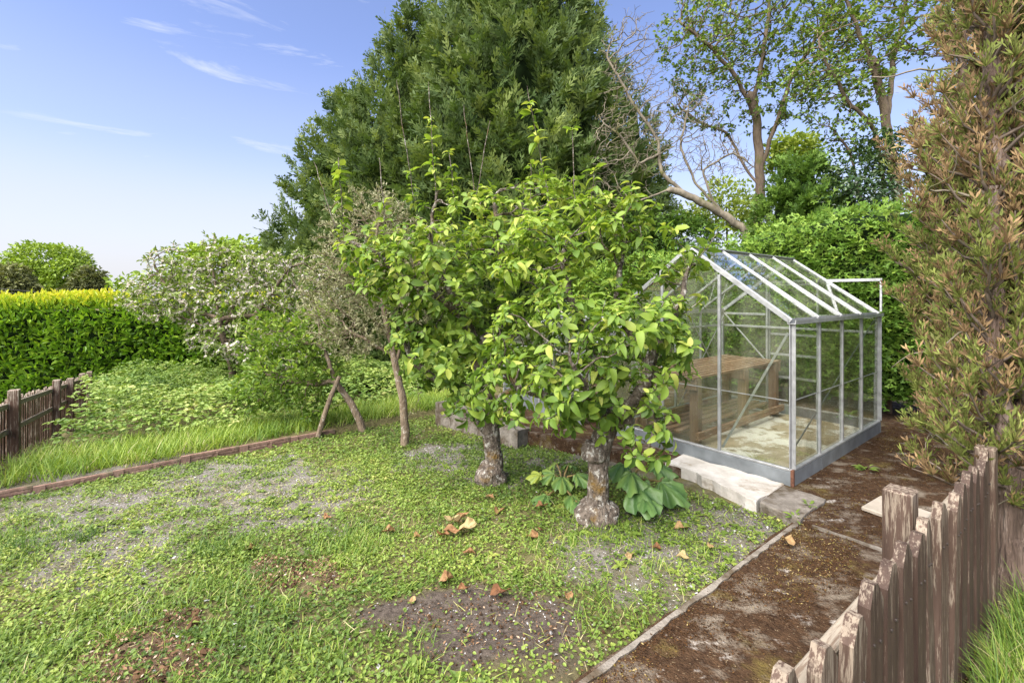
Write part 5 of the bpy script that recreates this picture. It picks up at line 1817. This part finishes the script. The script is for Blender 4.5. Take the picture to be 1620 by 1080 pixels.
q0 = np.array([2.36, 2.22, .15])
st0 = [([(0, 0, -.1), (.02, .03, .4), (-.03, .06, 1.0), (.02, .10, 1.9), (.05, .15, 2.7), (.08, .2, 3.4)], .06, .025),
       ([(.05, .05, .5), (.16, .05, 1.1), (.22, .12, 2.0), (.25, .15, 3.2)], .04, .018)]
brown_conifer('browning conifer with bare flaking trunk foot at the end of the picket fence', q0, st0, 91, 430, .43, .082, (.50, 3.6))
q1 = np.array([3.86, 3.75, -.02])
st1 = [([(0, 0, -.1), (-.05, .05, .5), (-.10, .05, 1.2), (-.12, .12, 2.2), (-.08, .2, 3.4), (-.05, .25, 4.4)], .06, .025),
       ([(.10, .05, .2), (.25, .1, 1.0), (.32, .15, 2.2), (.35, .2, 3.6), (.35, .25, 4.3)], .05, .025),
       ([(-.05, .05, .4), (-.25, .08, .9), (-.30, .1, 1.8), (-.28, .15, 2.8)], .035, .018)]
brown_conifer('browning conifer between the greenhouse and the fence with drooping dead twigs', q1, st1, 92, 540, .48, .102, (.40, 4.5))

# ------------------------------------------------------------------ rhubarb
def rhubarb_mesh(seed, tint):
    r = np.random.default_rng(seed)
    nr, na = 9, 42
    V = [(0, .08, 0)]
    for i in range(1, nr + 1):
        t = i / nr
        for j in range(na):
            a = -math.pi + 2 * math.pi * j / na        # 0 = tip direction (+Y)
            lobes = 1 + .16 * math.cos(5 * a) * t + .07 * math.cos(13 * a + seed) * t
            rad = .5 * (1 + .22 * math.cos(a)) * lobes * (1 - .35 * math.exp(-((abs(a) - math.pi) / .35) ** 2))
            x = math.sin(a) * rad * t; y = .08 + .42 + (math.cos(a) * rad - .42) * t if False else .12 + math.cos(a) * rad * t + .30 * t
            ruffle = .11 * t * t * math.sin(a * 7 + seed) + .05 * t * math.cos(a * 5) + .028 * math.sin(a * 11 + t * 9) + .02 * math.sin(t * 21 + 3 * math.cos(5 * a)) * t
            z = .07 * t - .30 * t * t * (.5 + .5 * math.cos(a)) - .16 * t * t + ruffle + r.uniform(-.012, .012)
            V.append((x, y, z))
    quads, tris = [], []
    for j in range(na):
        tris.append((0, 1 + j, 1 + (j + 1) % na))
    for i in range(nr - 1):
        for j in range(na):
            a = 1 + i * na + j; b = 1 + i * na + (j + 1) % na
            quads.append((a, a + na, b + na, b))
    V = np.array(V)
    vein = np.zeros(len(V))
    for i in range(nr):
        for j in range(na):
            vein[1 + i * na + j] = .18 * math.cos(5 * (-math.pi + 2 * math.pi * j / na))
    return np_mesh('leaf', V, [np.array(quads), np.array(tris)], M['rhubarb_leaf'], np.clip(tint + vein, 0, 1), True)


def rhubarb(label, base, leaves, seed):
    from mathutils import Matrix
    r = np.random.default_rng(seed)
    root = thing('rhubarb_plant', label, 'rhubarb', tuple(base))
    cr_ = MB()
    for i, (px, py, Y, size, tn) in enumerate(leaves):
        tip = at(px, py, Y)
        c = local(base, tip)
        d = np.array([c[0], c[1], 0.0]); d = unit(d)
        st = c - d * size * .30 + [0, 0, -.01]
        mid = np.array([st[0] * .45, st[1] * .45, max(st[2] * .75, .05)])
        MB().tube([(0, 0, -.02), mid, st + d * .02], [.011, .009, .006], 6).build('stalk', M['rhubarb_stalk'], root, smooth_shade=True)
        o = link('leaf', rhubarb_mesh(seed * 10 + i, tn), root)
        pitch = r.uniform(-.25, .15)
        fw = np.array([d[0], d[1], pitch]); up = unit(np.array([0, -.55, 1.0]) + r.normal(0, .15, 3))
        R = frames(fw[None], up[None])[0]
        m4 = np.eye(4); m4[:3, :3] = R * size; m4[:3, 3] = st
        o.matrix_local = Matrix(m4.tolist())
    return root


rb = G(995, 785)
rhubarb('rhubarb plant with big crinkled leaves between the nearest trunk and the white slab', rb + [0, .08, 0],
        [(1010, 765, 3.55, .26, .25), (1052, 762, 3.65, .22, .3), (1040, 735, 3.85, .2, .3), (985, 735, 3.8, .2, .2), (1000, 748, 3.6, .2, .4), (1070, 775, 3.7, .15, .35), (1025, 790, 3.45, .16, .3)], 3)
rb2 = G(890, 775)
rhubarb('rhubarb plant with smaller pale leaves left of the nearest trunk', rb2,
        [(862, 785, 3.85, .17, .4), (872, 748, 4.1, .15, .55), (852, 750, 4.1, .13, .95), (890, 755, 4.0, .16, .5), (905, 785, 3.75, .15, .5), (915, 750, 3.95, .15, .45), (880, 730, 4.3, .14, .6), (900, 733, 4.3, .15, .45), (915, 795, 3.65, .14, .35)], 4)

# ------------------------------------------------------------------ dead leaves lying about
def dead_leaf_mesh(seed, tint):
    r = np.random.default_rng(seed)
    nr, na = 4, 14
    V = [(0, 0, r.uniform(.0, .12))]
    ph = r.uniform(0, 6)
    for i in range(1, nr + 1):
        t = i / nr
        for j in range(na):
            a = 2 * math.pi * j / na
            rad = .5 * (1 + .28 * math.sin(2 * a + ph) + .16 * math.sin(5 * a + ph * 2) + r.uniform(-.10, .10) * t)
            z = t * t * (.30 * math.sin(2 * a + ph * 1.7) + .20 + .16 * math.sin(3 * a + ph)) + r.uniform(-.07, .09)
            V.append((math.cos(a) * rad * t * (1 - .25 * abs(z)), math.sin(a) * rad * t * .75, z))
    tris = [(0, 1 + j, 1 + (j + 1) % na) for j in range(na)]
    quads = []
    for i in range(nr - 1):
        for j in range(na):
            a = 1 + i * na + j; b = 1 + i * na + (j + 1) % na
            quads.append((a, a + na, b + na, b))
    V = np.array(V)
    V[:, 2] -= V[:, 2].min()
    return np_mesh('dead_leaf', V, [np.array(quads), np.array(tris)], M['dead_leaf'], np.clip(tint + r.normal(0, .09, len(V)), 0, 1), False)


DL = [(614, 845, .14, .42, 'crumpled orange brown dead leaf lying in the grass left of the yellowish leaf heap'),
      (775, 791, .11, .5, 'flat orange dead leaf in the turf just below the second trunk'),
      (789, 813, .12, .45, 'orange dead leaf in the turf a step nearer than the flat orange leaf'),
      (858, 805, .12, .35, 'rust brown curled dead leaf left of the nearest trunk foot'),
      (842, 853, .13, .45, 'orange dead leaf in the turf midway between leaf heap and nearest trunk'),
      (855, 842, .06, .2, 'small red brown dead leaf beside the orange one in the turf'),
      (1079, 839, .12, .6, 'tan curled dead leaf on the bed right of the nearest trunk'),
      (1081, 887, .11, .82, 'pale straw coloured crumpled leaf near the path edge'),
      (1124, 868, .08, .68, 'small tan dead leaf between the straw coloured leaf and the path'),
      (1246, 862, .13, .66, 'tan dead leaf lying alone on the dark mossy path'),
      (707, 922, .13, .5, 'crumpled brown leaf at the upper rim of the bare soil patch'),
      (792, 942, .13, .22, 'dark brown shrivelled leaf in the middle of the bare soil patch'),
      (735, 936, .09, .35, 'small brown leaf on the bare soil between two bigger ones'),
      (1038, 872, .10, .22, 'reddish dark dead leaf in the weeds left of the straw coloured leaf'),
      (996, 884, .09, .75, 'thin pale dead leaf standing up in the weeds below the nearest trunk'),
      (651, 956, .07, .7, 'small upright pale leaf at the left rim of the bare soil patch'),
      (900, 948, .09, .5, 'small orange tan leaf at the right rim of the bare soil patch'),
      (396, 872, .10, .22, 'dark red brown dead leaf in the tall grass on the left'),
      (742, 880, .11, .42, 'brown dead leaf in the turf just below the yellowish leaf heap'),
      (660, 852, .08, .4, 'little brown dead leaf halfway between the orange leaf and the leaf heap'),
      (518, 822, .09, .4, 'small rusty dead leaf in the gravelly turf left of the slender tree line')]
for i, (px, py, sz, tn, lab) in enumerate(DL):
    g = G(px, py) if px < 1200 else P(px, py, 0.0)
    o = link('dead_leaf', dead_leaf_mesh(200 + i, tn), label=lab, cat='dead leaf', group='dead leaves on the ground')
    sz *= .72
    o.location = (g[0], g[1], g[2] + .015); o.scale = (sz, sz, sz * .6)
    o.rotation_euler = (random.uniform(-.12, .12), random.uniform(-.12, .12), random.uniform(0, 6.3))
# the heap of withered rhubarb leaves: each a thing of its own
HL = [(700, 853, .17, .3, 'brown withered leaf at the left side of the leaf heap'), (720, 847, .17, .42, 'brown folded leaf in the middle of the leaf heap'),
      (741, 842, .19, .85, 'large yellowish withered leaf on the right of the leaf heap'), (716, 835, .18, .85, 'olive yellow withered leaf at the back of the leaf heap'), (733, 830, .16, .5, 'orange tan leaf at the top of the leaf heap')]
for i, (px, py, sz, tn, lab) in enumerate(HL):
    g = G(px, py)
    o = link('dead_leaf', dead_leaf_mesh(300 + i, tn), label=lab, cat='dead leaf', group='heap of withered leaves')
    sz *= .75
    o.location = (g[0], g[1], g[2] + .02 + .008 * i); o.scale = (sz, sz * .85, sz * .5)
    o.rotation_euler = (random.uniform(-.5, .5), random.uniform(-.5, .5), random.uniform(0, 6.3))

# ------------------------------------------------------------------ ground cover
def sample(n, x0, x1, y0, y1, dens, r, margin=120):
    X = r.uniform(x0, x1, n); Y = r.uniform(y0, y1, n)
    Z = terr(X, Y)
    px, py = project(X, Y, Z)
    keep = (px > -margin) & (px < 1620 + margin) & (py < 1080 + margin)
    u, v = uv_of(X, Y)
    keep &= ~((v < PATH_V1 - .0) & (v > -1.33))
    keep &= ~((u > -.60) & (v < 4.45) & (v > -1.6) & (u < 6))
    X, Y, Z = X[keep], Y[keep], Z[keep]
    d = dens(X, Y)
    k = r.random(len(X)) < d
    return X[k], Y[k], Z[k]


def gz(X, Y):
    return terr(X, Y) + (fbm(X * 3, Y * 3, seed=2) - .5) * 0.05


r = np.random.default_rng(77)
patch = lambda X, Y, s_, sd: fbm(X * s_, Y * s_, seed=sd, octs=4)


def base_cover(X, Y):
    so, mu, gr, lu = zmax(Z_SOIL, X, Y), zmax(Z_MULCH, X, Y), zmax(Z_GRAVEL, X, Y), zmax(Z_LUSH, X, Y)
    p = .55 * patch(X, Y, 2.6, 13) + .45 * patch(X, Y, 8.5, 14)
    d = .55 + 2.0 * (p - .46) + .35 * lu
    d = d * (1 - .93 * so) * (1 - .6 * mu) * (1 - .80 * gr * smooth(.60, .44, p))
    return np.clip(d, 0, 1)


# low weeds: small round leaflets hugging the ground
def weeds():
    chs = []
    for (n, y0, y1, x0, x1, L0, L1) in ((125000, 1.3, 3.4, -4.6, 3.0, .011, .025), (110000, 3.4, 5.4, -6.6, 3.0, .014, .028), (65000, 5.4, 8.2, -7.5, 1.0, .02, .036)):
        X, Y, Z = sample(n, x0, x1, y0, y1, lambda a, b: base_cover(a, b) * (edge_dist(a, b) < 0), r)
        m = len(X)
        hgt = r.random(m) ** 2 * .035 * (.4 + patch(X, Y, 5, 23))
        pos = np.stack([X, Y, gz(X, Y) + .002 + hgt], 1)
        az = r.uniform(0, 2 * np.pi, m)
        fw = np.stack([np.cos(az), np.sin(az), r.normal(.25, .35, m)], 1)
        R = frames(fw, np.array([0, 0, 1.0]) + r.normal(0, .4, (m, 3)))
        tint = np.clip(.42 + r.normal(0, .15, m) + .9 * (patch(X, Y, 2.0, 33) - .5) + .25 * (patch(X, Y, 9, 35) - .5), 0, 1)
        chs.append(inst(fold_leaf(.8, .08, .08), pos, R, r.uniform(L0, L1, m), tint))
    V, Fq, T = merge(chs)
    link('weeds', np_mesh('weeds', V, Fq, M['weed'], T), kind='stuff', label='low creeping green weeds covering the plot', cat='weeds')


weeds()


def blades(name, label, X, Y, Z, hmin, hmax, w, tint0, tvar, lean=.3, mat='grass', bends=(.25, .6), hfn=None):
    m = len(X)
    h = r.uniform(hmin, hmax, m)
    if hfn is not None: h = h * hfn(X, Y)
    az = r.uniform(0, 2 * np.pi, m)
    up = unit(np.stack([np.cos(az) * lean * r.random(m), np.sin(az) * lean * r.random(m), np.ones(m)], 1))
    fw = np.stack([np.cos(az), np.sin(az), np.zeros(m)], 1)
    x = unit(np.cross(fw, up)); y = np.cross(up, x)
    R = np.stack([x, y, up], 2)
    sc = np.stack([w / .05 * r.uniform(.7, 1.3, m), h, h], 1)
    pos = np.stack([X, Y, Z], 1)
    tint = np.clip(tint0 + r.normal(0, tvar, m) + .7 * (patch(X, Y, 2.2, 43) - .5), 0, 1)
    half = r.random(m) < .5
    ch = [inst(blade_shape(bends[0]), pos[half], R[half], sc[half], tint[half]), inst(blade_shape(bends[1]), pos[~half], R[~half], sc[~half], tint[~half])]
    V, Fq, T = merge(ch)
    return link(name, np_mesh(name, V, Fq, M[mat], T), kind='stuff', label=label, cat='grass')


def tufts(n, x0, x1, y0, y1, dens, per, spread, lush=1):
    X, Y, Z = sample(n, x0, x1, y0, y1, dens, r)
    X = np.repeat(X, per) + r.normal(0, spread, len(X) * per); Y = np.repeat(Y, per) + r.normal(0, spread, len(Y) * per)
    u, v = uv_of(X, Y)
    k = ~((v < PATH_V1 + .02) & (v > -1.33))
    X, Y = X[k], Y[k]
    return X, Y, gz(X, Y) - .004


def grass_d(X, Y):
    lu, so, mu, gr = zmax(Z_LUSH, X, Y), zmax(Z_SOIL, X, Y), zmax(Z_MULCH, X, Y), zmax(Z_GRAVEL, X, Y)
    return np.clip((.10 + .75 * lu + 1.2 * (patch(X, Y, 2.5, 53) - .52)) * (1 - so) * (1 - .85 * mu) * (1 - .75 * gr), 0, 1) * (edge_dist(X, Y) < 0)


X, Y, Z = tufts(5200, -4.6, 2.2, 1.4, 3.6, grass_d, 16, .035)
blades('grass', 'loose grass tufts growing through the weeds in front', X, Y, Z, .02, .095, .0042, .5, .22, .9)
X, Y, Z = tufts(3800, -6.4, 1.6, 3.6, 7.0, lambda a, b: grass_d(a, b) * .8, 12, .045)
blades('grass', 'short thin grass on the plot further back', X, Y, Z, .02, .065, .005, .5, .2, .8)
X, Y, Z = tufts(900, -4.6, 2.2, 1.6, 5.0, lambda a, b: zmax(Z_DARKGRASS, a, b), 22, .05)
blades('grass', 'darker green clumps of grass on the left of the plot', X, Y, Z, .05, .14, .005, .18, .13, .9)

X, Y, Z = tufts(16000, -4.6, 2.4, 1.4, 5.2, lambda a, b: (.25 + .75 * patch(a, b, 3, 57)) * (1 - .7 * zmax(Z_SOIL, a, b)) * (edge_dist(a, b) < 0), 1, .03)
blades('grass', 'dry straw and thatch lying among the weeds', X, Y, Z + .012, .03, .09, .003, .93, .06, 3.5)


def trunk_collars():
    """grass and weeds closing round the feet of the trunks"""
    for (b_, rad_, n_) in ((bA, .17, 330), (bB, .15, 330), (bC, .07, 160), (bD, .07, 160)):
        az = r.uniform(0, 6.28, n_); q = rad_ * (.75 + .6 * r.random(n_) ** 1.5)
        X_, Y_ = b_[0] + np.cos(az) * q, b_[1] + np.sin(az) * q
        yield X_, Y_


_c = list(trunk_collars())
X, Y = np.concatenate([c_[0] for c_ in _c]), np.concatenate([c_[1] for c_ in _c])
blades('grass', 'fringe of short grass round the feet of the trunks', X, Y, gz(X, Y) - .004, .03, .10, .004, .45, .2, .9)


def rosettes():
    X, Y, Z = sample(2000, -4.6, 2.4, 1.5, 6.0, lambda a, b: (.15 + .6 * smooth(.45, .65, patch(a, b, 1.7, 58))) * (1 - zmax(Z_SOIL, a, b)) * (edge_dist(a, b) < 0), r)
    per = 9
    n = len(X) * per
    az = np.tile(np.arange(per) * 2.4, len(X)) + r.normal(0, .3, n)
    sz = np.repeat(r.uniform(.025, .07, len(X)), per) * r.uniform(.6, 1.1, n)
    fw = np.stack([np.cos(az), np.sin(az), r.uniform(.1, .9, n)], 1)
    pos = np.stack([np.repeat(X, per), np.repeat(Y, per), np.repeat(gz(X, Y), per) + .006], 1)
    tint = np.clip(np.repeat(r.normal(.42, .2, len(X)), per) + r.normal(0, .06, n), 0, 1)
    V, Fq, T = inst(leaf_shape(.42, 3, .5, .12), pos, frames(fw, np.array([0, 0, 1.0]) + r.normal(0, .2, (n, 3))), sz, tint)
    link('weeds', np_mesh('weeds', V, Fq, M['weed'], T, True), kind='stuff', label='leafy rosette weeds dotted over the turf', cat='weeds')


rosettes()

# bright long grass beyond the edging
def verge_d(X, Y):
    d = edge_dist(X, Y)
    lf = ((X - lf_a[0]) * (-lf_d[1]) + (Y - lf_a[1]) * lf_d[0])
    return smooth(.0, .1, d) * smooth(2.3, 1.2, d + .6 * (patch(X, Y, 1.2, 63) - .5)) * smooth(-.05, -.5, lf)


X, Y, Z = tufts(7200, -9.5, -.9, 4.2, 9.5, verge_d, 9, .05)
k = edge_dist(X, Y) > .03
X, Y = X[k], Y[k]
blades('grass', 'bright long grass behind the brown edging strip', X, Y, terr(X, Y), .10, .27, .008, .62, .15, .7)

# tall grass at the fence and under the near browning conifer
def right_grass():
    n = 11000
    uu = r.uniform(-3.2, -.6, n); vv = -1.36 - np.abs(r.normal(0, .35, n))
    X = C0[0] + UU[0] * uu + VV[0] * vv; Y = C0[1] + UU[1] * uu + VV[1] * vv
    k = (Y > .9) & (np.hypot(X - q0[0], Y - q0[1]) > .12) & (np.hypot(X, Y) > 1.1)
    X, Y = X[k], Y[k]
    near = np.exp(-((vv[k] + 1.40) / .12) ** 2)
    green = r.random(len(X)) < .12 + .6 * near
    blades('grass', 'long green grass along the outside of the near picket fence', X[green], Y[green], terr(X[green], Y[green]), .08, .24, .0034, .32, .18, .9)
    blades('grass', 'dry straw coloured grass on the bank beneath the browning conifer', X[~green], Y[~green], terr(X[~green], Y[~green]), .05, .16, .004, .90, .1, 1.4)


right_grass()


def fence_foot_grass():
    n = 1300
    uu = r.uniform(-3.4, -1.1, n); vv = -1.22 + np.abs(r.normal(0, .07, n))
    X = C0[0] + UU[0] * uu + VV[0] * vv; Y = C0[1] + UU[1] * uu + VV[1] * vv
    blades('grass', 'fine grass tufts on the mossy path at the foot of the fence', X, Y, np.full(len(X), -.012), .04, .16, .0035, .6, .2, .9)


fence_foot_grass()

# brambles and undergrowth on the bank
def brambles():
    n = 42000
    X = r.uniform(-10.5, .6, n); Y = r.uniform(5.0, 13.5, n)
    d = edge_dist(X, Y)
    u, v = uv_of(X, Y)
    px, py = project(X, Y, terr(X, Y))
    mask = smooth(1.0, 1.8, d + .7 * (patch(X, Y, 1.0, 73) - .5)) * (v > 4.5) * (px > -100) * (px < 800)
    lf = ((X - lf_a[0]) * (-lf_d[1]) + (Y - lf_a[1]) * lf_d[0])      # keep off the far side of the low fence
    mask = mask * (lf < -.35 - .5 * r.random(n))
    k = r.random(n) < mask * (.35 + .9 * patch(X, Y, 2.4, 83))
    X, Y, d = X[k], Y[k], d[k]
    m = len(X)
    top = (.13 + .62 * smooth(1.0, 3.4, d)) * (.35 + 1.3 * fbm(X * 1.1, Y * 1.1, seed=93, octs=5)) + .12 * smooth(3, 5, d)
    Z = terr(X, Y) + top * (1 - .55 * r.random(m) ** 2.2)
    pos = np.stack([X, Y, Z], 1)
    az = r.uniform(0, 2 * np.pi, m)
    chs = []
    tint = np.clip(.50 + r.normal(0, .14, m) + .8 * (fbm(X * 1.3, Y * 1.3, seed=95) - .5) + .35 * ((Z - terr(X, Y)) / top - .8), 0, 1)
    L_ = r.uniform(.04, .085, m)
    nrm = np.array([0, -.25, 1.0]) + r.normal(0, .5, (m, 3))
    for q in range(3):
        a2 = az + (q - 1) * 1.15
        fw = np.stack([np.cos(a2), np.sin(a2), r.normal(-.05, .25, m)], 1)
        chs.append(inst(fold_leaf(.62, .08, .14), pos, frames(fw, nrm), L_ * (1.1 if q == 1 else .85), np.clip(tint + r.normal(0, .05, m), 0, 1)))
    V, Fq, T = merge(chs)
    link('brambles', np_mesh('brambles', V, Fq, M['bramble'], T), kind='stuff', label='mounded green bramble undergrowth between the edging and the laurel hedge', cat='brambles')
    return


brambles()


def stones():
    # angular pebbles: squashed octahedra
    Tv = np.array([(1, 0, 0), (0, .8, 0), (-1, 0, 0), (0, -.8, 0), (.1, .05, .55), (0, 0, -.5)], float) * .5
    Tf = np.array([(0, 1, 4), (1, 2, 4), (2, 3, 4), (3, 0, 4)])

    def dens(X, Y):
        return np.clip(.10 + .9 * zmax(Z_GRAVEL, X, Y) * (.35 + .65 * smooth(.35, .6, patch(X, Y, 7, 103))) + .16 * zmax(Z_SOIL, X, Y), 0, 1) * (edge_dist(X, Y) < -.05)
    X, Y, Z = sample(80000, -6.5, 2.6, 1.4, 7.0, dens, r)
    m = len(X)
    pos = np.stack([X, Y, gz(X, Y) + .004], 1)
    az = r.uniform(0, 2 * np.pi, m)
    R = frames(np.stack([np.cos(az), np.sin(az), r.normal(0, .2, m)], 1), np.array([0, 0, 1.0]) + r.normal(0, .3, (m, 3)))
    sc = r.uniform(.006, .015, m) * (1 + 1.2 * (r.random(m) < .08))
    V, Fq, T = inst((Tv, Tf), pos, R, np.stack([sc, sc * r.uniform(.5, 1, m), sc * r.uniform(.4, .8, m)], 1), np.clip(r.beta(1.2, 2.0, m), 0, 1))
    link('gravel', np_mesh('gravel', V, Fq, M['pebble'], T), kind='stuff', label='pale stone chippings strewn through the soil', cat='gravel')


stones()


def chips():
    Tv, Tf = tiny_leaf(.45, .08)

    def dens(X, Y):
        return np.clip(.03 + .35 * zmax(Z_SOIL, X, Y) + 1.0 * zmax(Z_MULCH, X, Y), 0, 1)
    X, Y, Z = sample(60000, -3.4, 2.2, 1.4, 4.4, dens, r)
    mu = zmax(Z_MULCH, X, Y)
    m = len(X)
    pos = np.stack([X, Y, gz(X, Y) + .006 + mu * r.random(m) * .05 * patch(X, Y, 7, 5) * 1.5], 1)
    fw = r.normal(size=(m, 3)) * [1, 1, .35]
    R = frames(fw, np.array([0, 0, 1.0]) + r.normal(0, .5, (m, 3)))
    V, Fq, T = inst((Tv, Tf), pos, R, r.uniform(.007, .022, m) * (1 + .3 * mu), np.clip(r.beta(1.6, 2.2, m) + .1 * mu, 0, 1))
    link('bark_litter', np_mesh('bark_litter', V, Fq, M['chip'], T), kind='stuff', label='brown rotting bark and woody litter on the soil', cat='litter')
    # moss and litter over the path and the pad
    n = 58000
    uu = np.concatenate([r.uniform(-3.6, -.63, n // 2), r.uniform(-.6, 3.1, n // 2)]); vv = np.concatenate([r.uniform(PATH_V0, PATH_V1 - .03, n // 2), r.uniform(-1.4, -.06, n // 2)])
    bare = fbm(uu * 2.5, vv * 3.5, seed=120)
    k = bare > .33 + .18 * r.random(n)
    uu, vv = uu[k], vv[k]
    m = len(uu)
    zt = np.where(uu < -.61, -.008, .006)
    pos = np.stack([C0[0] + UU[0] * uu + VV[0] * vv, C0[1] + UU[1] * uu + VV[1] * vv, zt + r.random(m) * .008], 1)
    fw = r.normal(size=(m, 3)) * [1, 1, .35] + [0, 0, .1]
    R = frames(fw, np.array([0, 0, 1.0]) + r.normal(0, .6, (m, 3)))
    olive = smooth(.5, .66, fbm(uu * 1.4 + 7, vv * 2, seed=130))
    tint = np.clip(r.beta(1.8, 2.4, m) * .8 + .38 * olive * (r.random(m) < .7) + .35 * (r.random(m) < .06), 0, 1)
    V, Fq, T = inst(tiny_leaf(.42, .1), pos, R, r.uniform(.006, .017, m), tint)
    link('moss', np_mesh('moss', V, Fq, M['moss'], T), kind='stuff', label='dark brown dried moss covering the concrete path and pad', cat='moss')


def clods():
    """crumbly lumps of rotten wood and soil"""
    nu, nv = 7, 5
    th = np.linspace(0, 2 * np.pi, nu, endpoint=False); ph = np.linspace(.2, np.pi - .2, nv)
    T_, P_ = np.meshgrid(th, ph)
    d = np.stack([np.sin(P_) * np.cos(T_), np.sin(P_) * np.sin(T_), np.cos(P_)], -1).reshape(-1, 3)
    i = np.arange(nv - 1)[:, None] * nu; j = np.arange(nu)[None]; k2 = (j + 1) % nu
    Fq = np.stack([i + j, i + nu + j, i + nu + k2, i + k2], -1).reshape(-1, 4)
    Ts = []
    for q in range(4):
        n_ = fbm(d[:, 0] * 2 + q * 7, d[:, 1] * 2, d[:, 2] * 2, seed=q, octs=3)
        Ts.append((d * (.25 + .6 * n_)[:, None], Fq))
    chs = []
    for zs, n, s0, s1, t0 in ((Z_MULCH, 1500, .008, .05, .36), (Z_SOIL, 2600, .006, .022, .26)):
        X, Y, Z = sample(n * 12, -3.6, 1.2, 1.4, 4.2, lambda a, b: zmax(zs, a, b) * .35, r)
        m = len(X)
        sz = s0 + (s1 - s0) * r.random(m) ** 3
        az = r.uniform(0, 6.28, m)
        R = frames(np.stack([np.cos(az), np.sin(az), r.normal(0, .3, m)], 1), np.array([0, 0, 1.0]) + r.normal(0, .3, (m, 3)))
        pos = np.stack([X, Y, gz(X, Y) + sz * .2], 1)
        tint = np.clip(r.normal(t0, .2, m), 0, .8)
        w = r.integers(0, 4, m)
        for q in range(4):
            k = w == q
            chs.append(inst(Ts[q], pos[k], R[k], np.stack([sz[k], sz[k] * r.uniform(.5, 1, k.sum()), sz[k] * r.uniform(.4, .8, k.sum())], 1), tint[k]))
    V, Fq, T = merge(chs)
    link('clods', np_mesh('clods', V, Fq, M['chip'], T), kind='stuff', label='crumbly lumps of rotten wood and soil on the bare patches', cat='clods')


chips()
clods()


def small_weed(label, base, n, size, seed, tint=.45):
    rr = np.random.default_rng(seed)
    az = rr.uniform(0, 2 * np.pi, n)
    root = thing('weed_plant', label, 'weed', tuple(base))
    fw = np.stack([np.cos(az), np.sin(az), rr.uniform(.1, 1.1, n)], 1)
    pos = unit(fw) * (rr.random(n) * size * .5)[:, None] + [0, 0, .01]
    V, Fq, T = inst(leaf_shape(.4, 4, .4, .1), pos, frames(fw, np.array([0, 0, 1.0]) + rr.normal(0, .2, (n, 3))), size * rr.uniform(.4, .8, n), np.clip(tint + rr.normal(0, .12, n), 0, 1))
    link('leaves', np_mesh('leaves', V, Fq, M['weed'], T, True), root, kind='stuff')


small_weed('small leafy weed on the mossy pad right of the greenhouse', P(1370, 745, 0), 16, .11, 1)
small_weed('tiny green weed at the joint of pad and path', P(1281, 803, 0), 12, .07, 2)
small_weed('green weed in the corner where the concrete block meets the path', P(1258, 822, 0), 12, .08, 3)
small_weed('leafy weed clump at the dark foot of the conifer hedge', np.array(W(2.95, -.45, 0.0)), 40, .16, 5, .3)

# dry weed and stones on the greenhouse floor
dw = np.array(W(.30, .38, .024))
rr = np.random.default_rng(8)
n = 260
az = rr.uniform(0, 2 * np.pi, n)
up = unit(np.stack([np.cos(az) * .9, np.sin(az) * .9, rr.uniform(.2, .9, n)], 1)); fwv = np.stack([-np.sin(az), np.cos(az), np.zeros(n)], 1)
R = np.stack([unit(np.cross(fwv, up)), fwv, up], 2)
V, Fq, T = inst(blade_shape(.4), rr.normal(0, .06, (n, 3)) * [1, 1, 0], R, np.stack([np.full(n, .06), rr.uniform(.05, .13, n), rr.uniform(.05, .13, n)], 1), np.clip(rr.normal(.97, .05, n), .85, 1))
o = link('dry_weed', np_mesh('dry_weed', V, Fq, M['grass'], T), label='withered straw coloured weed on the greenhouse floor', cat='dry weed', kind='thing')
o.location = tuple(dw)

# overhead cables in the distance at the left
for i, (ya, yb) in enumerate(((449, 462), (454, 468))):
    a, b = at(-60, ya, 22), at(330, yb, 26)
    t = np.linspace(0, 1, 12)
    pts = a[None] * (1 - t)[:, None] + b[None] * t[:, None]
    pts[:, 2] -= .35 * 4 * t * (1 - t)
    MB().tube(pts, np.full(12, .014), 5).build('overhead_cable', M['cable'], None, smooth_shade=True,
        label=('upper' if i == 0 else 'lower') + ' thin overhead cable crossing in front of the distant trees', cat='cable', group='overhead cables')
